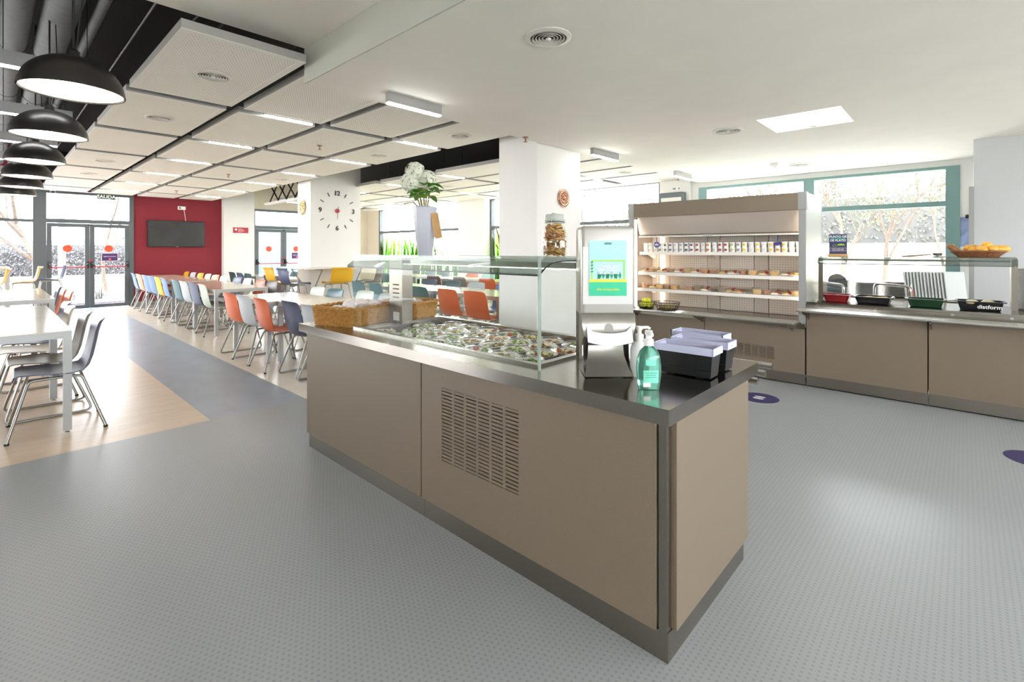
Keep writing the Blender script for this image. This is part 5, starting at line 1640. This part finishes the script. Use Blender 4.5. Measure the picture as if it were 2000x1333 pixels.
# ================================================================== THINGS ON THE WALLS
tv = thing('television', 'black flat television on the crimson wall', 'television', (3.43, 15.395, 1.83))
MB().rbox(-.64, -.085, -.345, .64, -.03, .345, .008).build('casing', M_blackpl, tv, True)
MB().box(-.625, -.0865, -.325, .625, -.0852, .33).build('screen', mat('dark_screen', '#2c2d2e', .12, noise=.25, nscale=2.2), tv)
MB().box(-.2, -.03, -.15, .2, 0, .15).build('wall_bracket', M_blacksteel, tv)
MB().box(-.03, -.088, -.343, .03, -.0851, -.333).build('brand_plate', M_alu, tv)
sk_ = thing('wall_socket', 'white double socket on the crimson wall above the television', 'socket', (3.55, 15.397, 2.53))
MB().rbox(-.09, -.012, -.045, .09, 0, .045, .004).build('plate', M_whitepl, sk_)
MB().box(-.065, -.0135, -.02, -.02, -.0121, .02).build('outlet', M_frame, sk_)
cb = MB()
cb.tube([(.05, -.01, -.04), (.07, -.02, -.18), (.085, -.03, -.35)], .006, 6)
cb.build('power_cord', M_whitepl, sk_, True)
def clip_sign(name, label, loc, w_, h, m, thick=.008):
    t = thing(name, label, 'sign', loc)
    MB().box(-w_ / 2, -thick, -h / 2, w_ / 2, 0, h / 2).build('board', m, t)
    return t
s1 = clip_sign('wall_sign', 'small red sign with white lettering on the white pilaster', (4.94, 15.197, 1.97), .40, .16, mat('sign_red', '#b5293a', .45))
disc(MB(), (-.125, -.0085, .02), .032, .002, 1, 20).build('emblem', M_paper, s1)
letter('Salida de', .036, M_paper, s1, (-.07, -.0095, .028), FACE_NY, align='LEFT', bold=True)
letter('emergencia', .036, M_paper, s1, (-.07, -.0095, -.012), FACE_NY, align='LEFT', bold=True)
MB().box(-.07, -.0095, -.05, .03, -.0085, -.044).build('print', M_paper, s1)
ex = thing('exit_sign', 'green SALIDA exit sign hanging under the panels at the doors', 'sign', (1.93, 14.98, 2.73))
MB().box(-.175, -.008, -.12, .175, .008, .0).build('board', mat('exit_green', '#0f3d27', .45), ex)
letter('SALIDA', .105, M_paper, ex, (0, -.009, -.062), FACE_NY, bold=True)
for x in (-.14, .14): MB().tube([(x, 0, 0), (x, 0, .03)], .003, 5).build('hanger', M_alu, ex)

# wall clock on the pillar: separate numerals and marks around a red hub
ck = thing('wall_clock', 'frameless wall clock of black numerals round a red hub', 'clock', (4.915, 9.497, 2.21))
M_num = mat('clock_black', '#1d1d1d', .4)
for k, tx in ((0, '12'), (3, '3'), (6, '6'), (9, '9')):
    a = R(90 - 30 * k)
    letter(tx, .135, M_num, ck, (.36 * math.cos(a), -.006, .36 * math.sin(a)), FACE_NY, bold=True, name='numeral', depth=.005)
for k in range(12):
    if k % 3 == 0: continue
    a = R(90 - 30 * k)
    mb = MB().box(-.04, -.010, -.007, .04, 0, .007)
    mb.xf(Matrix.Translation((.37 * math.cos(a), 0, .37 * math.sin(a))) @ Matrix.Rotation(-a, 4, 'Y'))
    mb.build('hour_mark', M_num, ck)
disc(MB(), (0, 0, 0), .042, .03, 1, 28).build('hub', mat('hub_red', '#c8323a', .4), ck, True)
for a, l in ((R(80), .09), (R(-92), .17)):
    mb = MB().box(0, -.033, -.004, l, -.031, .004)
    mb.xf(Matrix.Rotation(-a, 4, 'Y'))
    mb.build('hand', M_num, ck)
# decorative round plates
def wallplate(name, label, col, loc, axis, r):
    t = thing(name, label, 'plate', loc)
    m = mat('metal_' + col, col, .22, metal=.85, noise=.25, nscale=18, bump=.4)
    M = Matrix.Rotation(R(90), 4, 'X') if axis == 1 else Matrix.Rotation(R(-90), 4, 'Y')
    MB().lathe([(0, 0), (r * .9, 0), (r, .008), (r, .014), (r * .86, .012), (r * .80, .022), (r * .7, .022), (r * .66, .014), (0, .012)], 36).xf(M).build('dish', m, t, True)
    for k in range(12):
        a = R(30 * k)
        MB().lathe([(0, .013), (r * .12, .013), (r * .09, .022), (0, .024)], 10, c=(r * .5 * math.cos(a), r * .5 * math.sin(a), 0)).xf(M).build('embossed_boss', m, t, True)
    MB().lathe([(0, .012), (r * .3, .012), (r * .25, .024), (r * .1, .026), (0, .03)], 20).xf(M).build('centre_medallion', m, t, True)
wallplate('copper_plate', 'embossed copper plate hanging on the pillar behind the jar', '#c79a82', (4.86, 3.653, 2.045), 1, .115)
wallplate('brass_plate', 'embossed brass plate on the narrow side of the clock pillar', '#b9a878', (4.357, 9.85, 2.27), 0, .155)
t = thing('wall_camera', 'small black bullet camera high on the beige corner wall', 'camera', (8.72, 15.39, 2.62))
MB().tube([(0, -.0, 0), (0, -.05, 0)], .012, 8).build('mount', M_whitepl, t)
MB().tube([(-.06, -.06, .0), (.05, -.07, -.02)], .03, 10).build('body', M_blackpl, t, True)
t = thing('fire_cabinet', 'tall narrow red fire cabinet on the beige end wall', 'cabinet', (8.30, 15.398, 1.2))
MB().rbox(-.15, -.1, -.45, .15, 0, .5, .01).build('case', mat('fire_red', '#c8301f', .4), t)
MB().box(-.12, -.104, -.4, .12, -.1005, .45).build('door', mat('fire_red', '#c8301f', .4), t)

# ================================================================== OUTSIDE
M_pave = mat('pale_paving', '#c9c6c0', .8, noise=.08, nscale=2)
struct(MB().box(-40, 15.6, -.16, 40, 60, -.06).build('floor_outside_doors', M_pave), 'pale paving outside the glass doors')
struct(MB().box(9.4, -20, -.16, 45, 15.6, -.06).build('floor_outside_windows', M_pave), 'pale paving outside the windows')
struct(MB().box(-45, -40, -.17, -4.8, 15.6, -.07).build('floor_outside_street', M_pave), 'pale paving on the street side')
struct(MB().box(-4.8, -40, -.17, 9.4, -3.6, -.07).build('floor_outside_back', M_pave), 'pale paving behind the building')
M_mulch = mat('bark_mulch', '#6a626c', .9, noise=.35, nscale=18, bump=.6)
bed = thing('garden_bed', 'mulched garden bed with brick edging outside the doors', 'garden bed', (3.2, 18.2, -.06))
MB().box(-8, -1.0, 0, 5, 1.2, .05).build('mulch', M_mulch, bed)
bk_ = MB().rbox(-.05, -.05, 0, .05, .05, .16, .01, 1).mesh('edging_brick', mat('edging_grey', '#8d8a8c', .8, noise=.15, nscale=20))
for k in range(64): inst('edging_brick', bk_, bed, (-5.4 + .125 * k, 1.25, 0))
def leafcloud(mb, c, rad, n, s, flat=1.0):
    for _ in range(n):
        d = Vector((random.gauss(0, 1), random.gauss(0, 1), random.gauss(0, 1))).normalized() * random.uniform(.55, 1)
        p = Vector(c) + Vector((d.x * rad[0], d.y * rad[1], d.z * rad[2]))
        u = Vector((random.uniform(-1, 1), random.uniform(-1, 1), random.uniform(-1, 1))).normalized()
        v_ = u.orthogonal().normalized()
        w_ = u.cross(v_)
        mb.add([p - v_ * s, p - w_ * s * .45, p + v_ * s, p + w_ * s * .45], [(0, 1, 2, 3)])
M_hedge = mat('hedge_leaves', '#77777c', .8, noise=.3, nscale=3)
def hedge(x0, y0, x1, y1, z0, z1, n, s, m, label):
    t = thing('hedge', label, 'hedge', ((x0 + x1) / 2, (y0 + y1) / 2, z0))
    cx, cy = (x0 + x1) / 2, (y0 + y1) / 2
    a, b_, h = (x1 - x0) / 2, (y1 - y0) / 2, z1 - z0
    MB().box(-a * .97, -b_ * .7, 0, a * .97, b_ * .7, h * .94).build('twig_mass', mat('hedge_core', '#5c5d5c', .9), t)
    mb = MB()
    for _ in range(n):
        p = Vector((random.uniform(-a, a), random.uniform(-b_, b_), random.uniform(0, h + .08)))
        if random.random() < .7: p.y = -b_ * random.uniform(.7, 1.05) if b_ < a else p.y
        if b_ > a and random.random() < .7: p.x = -a * random.uniform(.7, 1.05)
        u = Vector((random.uniform(-1, 1), random.uniform(-1, 1), random.uniform(-1, 1))).normalized()
        v_ = u.orthogonal().normalized()
        w_ = u.cross(v_)
        mb.add([p - v_ * s, p - w_ * s * .5, p + v_ * s, p + w_ * s * .5], [(0, 1, 2, 3)])
    o = mb.build('foliage', m, t)
    o['kind'] = 'stuff'
lw_ = thing('low_wall', 'low white wall at the foot of the hedge outside the doors', 'wall', (-2, 21.7, -.06))
MB().box(-7, -.15, 0, 7, .15, .55).build('render', mat('white_render', '#cfccc6', .8, noise=.05, nscale=3), lw_)
MB().box(-7, -.2, .55, 7, .2, .62).build('coping', mat('pale_coping', '#cfc8bc', .8), lw_)
hedge(-9, 22.0, 5.0, 23.2, .3, 1.66, 34000, .036, M_hedge, 'clipped grey green hedge beyond the glass doors')
hedge(15.0, -6, 16.4, 9.5, .0, 2.9, 30000, .05, mat('hedge_olive', '#7f8270', .8, noise=.3, nscale=3), 'tall olive hedge beyond the pale garden wall')
gw = thing('garden_wall', 'pale rendered garden wall outside the servery window', 'wall', (13.8, 2.0, -.06))
MB().box(-.1, -8, 0, .1, 7, 1.55).build('render', mat('pale_render', '#d8cfc0', .8, noise=.05, nscale=3), gw)
MB().box(-.14, -8, 1.55, .14, 7, 1.62).build('coping', mat('pale_coping', '#cfc8bc', .8), gw)
def bare_tree(x, y, h, r, label, leaves=0, lm=None, seed=0, lean=0):
    rnd = random.Random(seed)
    t = thing('garden_tree', label, 'tree', (x, y, -.06))
    mb = MB()
    tips = []
    def grow(p, d, L_, r_, lv):
        pts, q = [p], p
        for k in range(4):
            d = (d + Vector((rnd.uniform(-.22, .22), rnd.uniform(-.22, .22), rnd.uniform(-.05, .12)))).normalized()
            q = q + d * L_ / 4
            pts.append(q)
        mb.tube(pts, [r_ * (1 - .13 * k) for k in range(5)], 6 if lv < 2 else 4)
        tips.append(q)
        if lv < 3:
            for k in range(3 if lv else 4):
                a = rnd.uniform(0, 6.28)
                nd = (d + Vector((math.cos(a), math.sin(a), .35)) * rnd.uniform(.5, .9)).normalized()
                grow(pts[rnd.choice((2, 3, 4))], nd, L_ * rnd.uniform(.5, .7), r_ * .5, lv + 1)
    grow(Vector((0, 0, 0)), Vector((lean, 0, 1)).normalized(), h, r, 0)
    mb.build('branch_frame', mat('pale_bark', '#62564c', .85, noise=.2, nscale=12), t, True)
    if leaves:
        lb = MB()
        for p in tips[2:]: leafcloud(lb, p, (.4, .4, .35), int(leaves * 2.4), .038)
        o = lb.build('foliage', lm, t)
        o['kind'] = 'stuff'
bare_tree(1.0, 18.7, 2.3, .10, 'bare tree with pale trunk outside the first doors', seed=3)
bare_tree(-1.0, 19.0, 2.4, .09, 'bare forked tree outside the tall glazing', seed=5, lean=.2)
bare_tree(2.6, 20.0, 2.4, .06, 'slender bare tree before the hedge', seed=8)
M_tl = mat('spring_leaves', '#666e50', .7, noise=.3, nscale=4)
for k, (x, y, h, l, lab) in enumerate(((12.6, 1.95, 2.2, 14, 'slim leaning tree by the garden wall nearest the teal mullion'), (12.9, 1.2, 2.3, 10, 'slim tree in the middle of the teal framed window'), (12.4, .55, 2.3, 10, 'slim tree near the teal window jamb'), (12.8, 3.2, 2.0, 22, 'leafy tree behind the chilled display'),
                                      (11.6, 5.6, 1.5, 30, 'leafy tree outside the window behind the plate pillar'), (12.2, 7.5, 2.0, 0, 'bare tree outside the second wide window'), (11.8, 11.0, 1.7, 0, 'bare twiggy tree outside the corner window'), (12.5, 12.3, 1.8, 0, 'bare tree farther off outside the corner window'), (11.5, 13.3, 1.6, 6, 'young tree outside the corner window among the reeds'))):
    bare_tree(x, y, h, .055, lab, l, M_tl, seed=20 + k, lean=random.uniform(-.15, .15))
M_reed = mat('reed_green', '#4f7a2c', .6, noise=.25, nscale=6)
def reeds(x, y, n, h, sp, label, m=M_reed):
    t = thing('reed_clump', label, 'plant', (x, y, -.06))
    for k in range(n):
        a, r = random.uniform(0, 6.28), sp * math.sqrt(random.random())
        b0 = Vector((r * math.cos(a), r * math.sin(a), 0))
        dr = Vector((random.uniform(-.5, .5), random.uniform(-.5, .5), 0))
        hh = h * random.uniform(.6, 1.05)
        G = []
        for i in range(6):
            f = i / 5
            c = b0 + Vector((0, 0, hh * f)) + dr * f * f * hh * .5
            wv_ = .022 * (1 - f) + .002
            G.append([c - Vector((0, wv_, 0)), c + Vector((0, wv_, 0))])
        MB().sheet(G, .002).build('blade', m, t)
reeds(10.6, 13.9, 70, 2.1, .55, 'dense green reeds outside the corner window')
reeds(10.7, 12.9, 40, 1.7, .45, 'thinner green reeds beside the dense clump')
reeds(10.5, 9.15, 50, 2.2, .35, 'green reeds outside the window beside the white pier')
M_bush = mat('silver_shrub', '#6a776a', .7, noise=.2, nscale=5)
for k, (x, y, h, lab) in enumerate(((2.15, 18.5, 1.0, 'silvery shrub outside the right hand door leaf'), (.95, 18.3, .9, 'silvery shrub outside the left hand door leaf'), (1.55, 18.6, .6, 'small silvery shrub between the door leaves'))):
    reeds(x, y, 45, h, .18, lab, M_bush)
cl = thing('light_column', 'white round column standing outside the first doors', 'column', (1.32, 17.2, -.06))
MB().tube([(0, 0, 0), (0, 0, 4.2)], .075, 18).build('shaft', M_whitepl, cl, True)
MB().tube([(0, 0, 0), (0, 0, .06)], .13, 18).build('base', M_alu, cl, True)
ct = thing('metal_shed', 'blue grey corrugated metal shed outside the second doors', 'shed', (8.0, 19.5, -.06))
pts = []
for k in range(97):
    x = -2.6 + 5.2 * k / 96
    pts.append((x, -.03 if (k // 2) % 2 else 0.0))
MB().sheet([[(x, y, z) for x, y in pts] for z in (0, 2.35)], .01).build('corrugated_side', mat('shed_blue', '#5f7079', .5, metal=.2), ct)
MB().box(-2.62, .012, 0, 2.62, 2.4, 2.33).build('shed_body', mat('shed_blue', '#5f7079', .5, metal=.2), ct)
MB().box(-2.7, -.1, 2.35, 2.7, 2.5, 2.42).build('roof', M_alu, ct)

# ---- printed film on the lower panes of the wide windows (grasses and branches)
def filmmat(name, c):
    m = bpy.data.materials.new(name)
    m.use_nodes = True
    nt = m.node_tree
    nt.nodes.remove(nt.nodes['Principled BSDF'])
    tr = nt.nodes.new('ShaderNodeBsdfTransparent')
    tr.inputs[0].default_value = (*c, 1)
    nt.links.new(tr.outputs[0], nt.nodes['Material Output'].inputs[0])
    return m
F_GREEN = [filmmat('film_green_a', (.30, .44, .16)), filmmat('film_green_b', (.22, .42, .28)), filmmat('film_lime', (.42, .47, .17))]
F_BROWN = filmmat('film_brown', (.06, .03, .016))
F_PALE = filmmat('film_pale_yellow', (.17, .17, .11))
def film_blades(W, y0, y1, n, hmax, z0=.2, seed=0):
    rnd = random.Random(seed)
    for c in range(3):
        mb = MB()
        for _ in range(n):
            y = rnd.uniform(y0, y1)
            h = hmax * rnd.uniform(.72, 1.01)
            ln = rnd.uniform(-.25, .25) * h
            w_ = rnd.uniform(.03, .06)
            P = []
            for i in range(5):
                f = i / 4
                P.append((y + ln * f * f, min(z0 + h * f, 1.955), w_ * (1 - f * f) + .006))
            x = X0 + .027 - .0008 * c
            for a, b_ in zip(P, P[1:]):
                mb.add([(x, a[0] - a[2], a[1]), (x, a[0] + a[2], a[1]), (x, b_[0] + b_[2], b_[1]), (x, b_[0] - b_[2], b_[1])], [(0, 1, 2, 3)])
        mb.build('film_print', F_GREEN[c], W)
def film_branch(W, y, z0, z1, seed):
    rnd = random.Random(seed)
    mb = MB()
    x = X0 + .0238
    def go(p, a, L_, w_, lv):
        for _ in range(4):
            q = (p[0] + math.sin(a) * L_ / 4, min(p[1] + math.cos(a) * L_ / 4, z1))
            nx, ny = math.cos(a) * w_, -math.sin(a) * w_
            mb.add([(x, p[0] - nx, p[1] - ny), (x, p[0] + nx, p[1] + ny), (x, q[0] + nx * .8, q[1] + ny * .8), (x, q[0] - nx * .8, q[1] - ny * .8)], [(0, 1, 2, 3)])
            if lv < 2 and rnd.random() < .8: go(q, a + rnd.choice((-1, 1)) * rnd.uniform(.4, .9), L_ * .5, w_ * .55, lv + 1)
            p, w_, a = q, w_ * .85, a + rnd.uniform(-.2, .2)
    go((y, z0), rnd.uniform(-.1, .1), z1 - z0 + .2, .022, 0)
    mb.build('film_print', F_BROWN, W)
for nm, spans in (('window_2', ((10.5, 12.4, 10, 1.7, .14), (12.4, 14.5, 48, 2.1, .14))), ('window_3', ((8.3, 9.1, 24, 2.1, .14), (4.6, 8.2, 30, 1.1, .14)))):
    W = bpy.data.objects[nm]
    for k, (a, b_, n, h, z0) in enumerate(spans): film_blades(W, a, b_, n, h, z0, k)
    for k, y in enumerate((10.75, 11.35, 11.7, 12.6, 13.3) if nm == 'window_2' else (4.8, 5.4, 6.0, 6.7, 8.85)):
        film_branch(W, y, .14, 1.955, 40 + k)
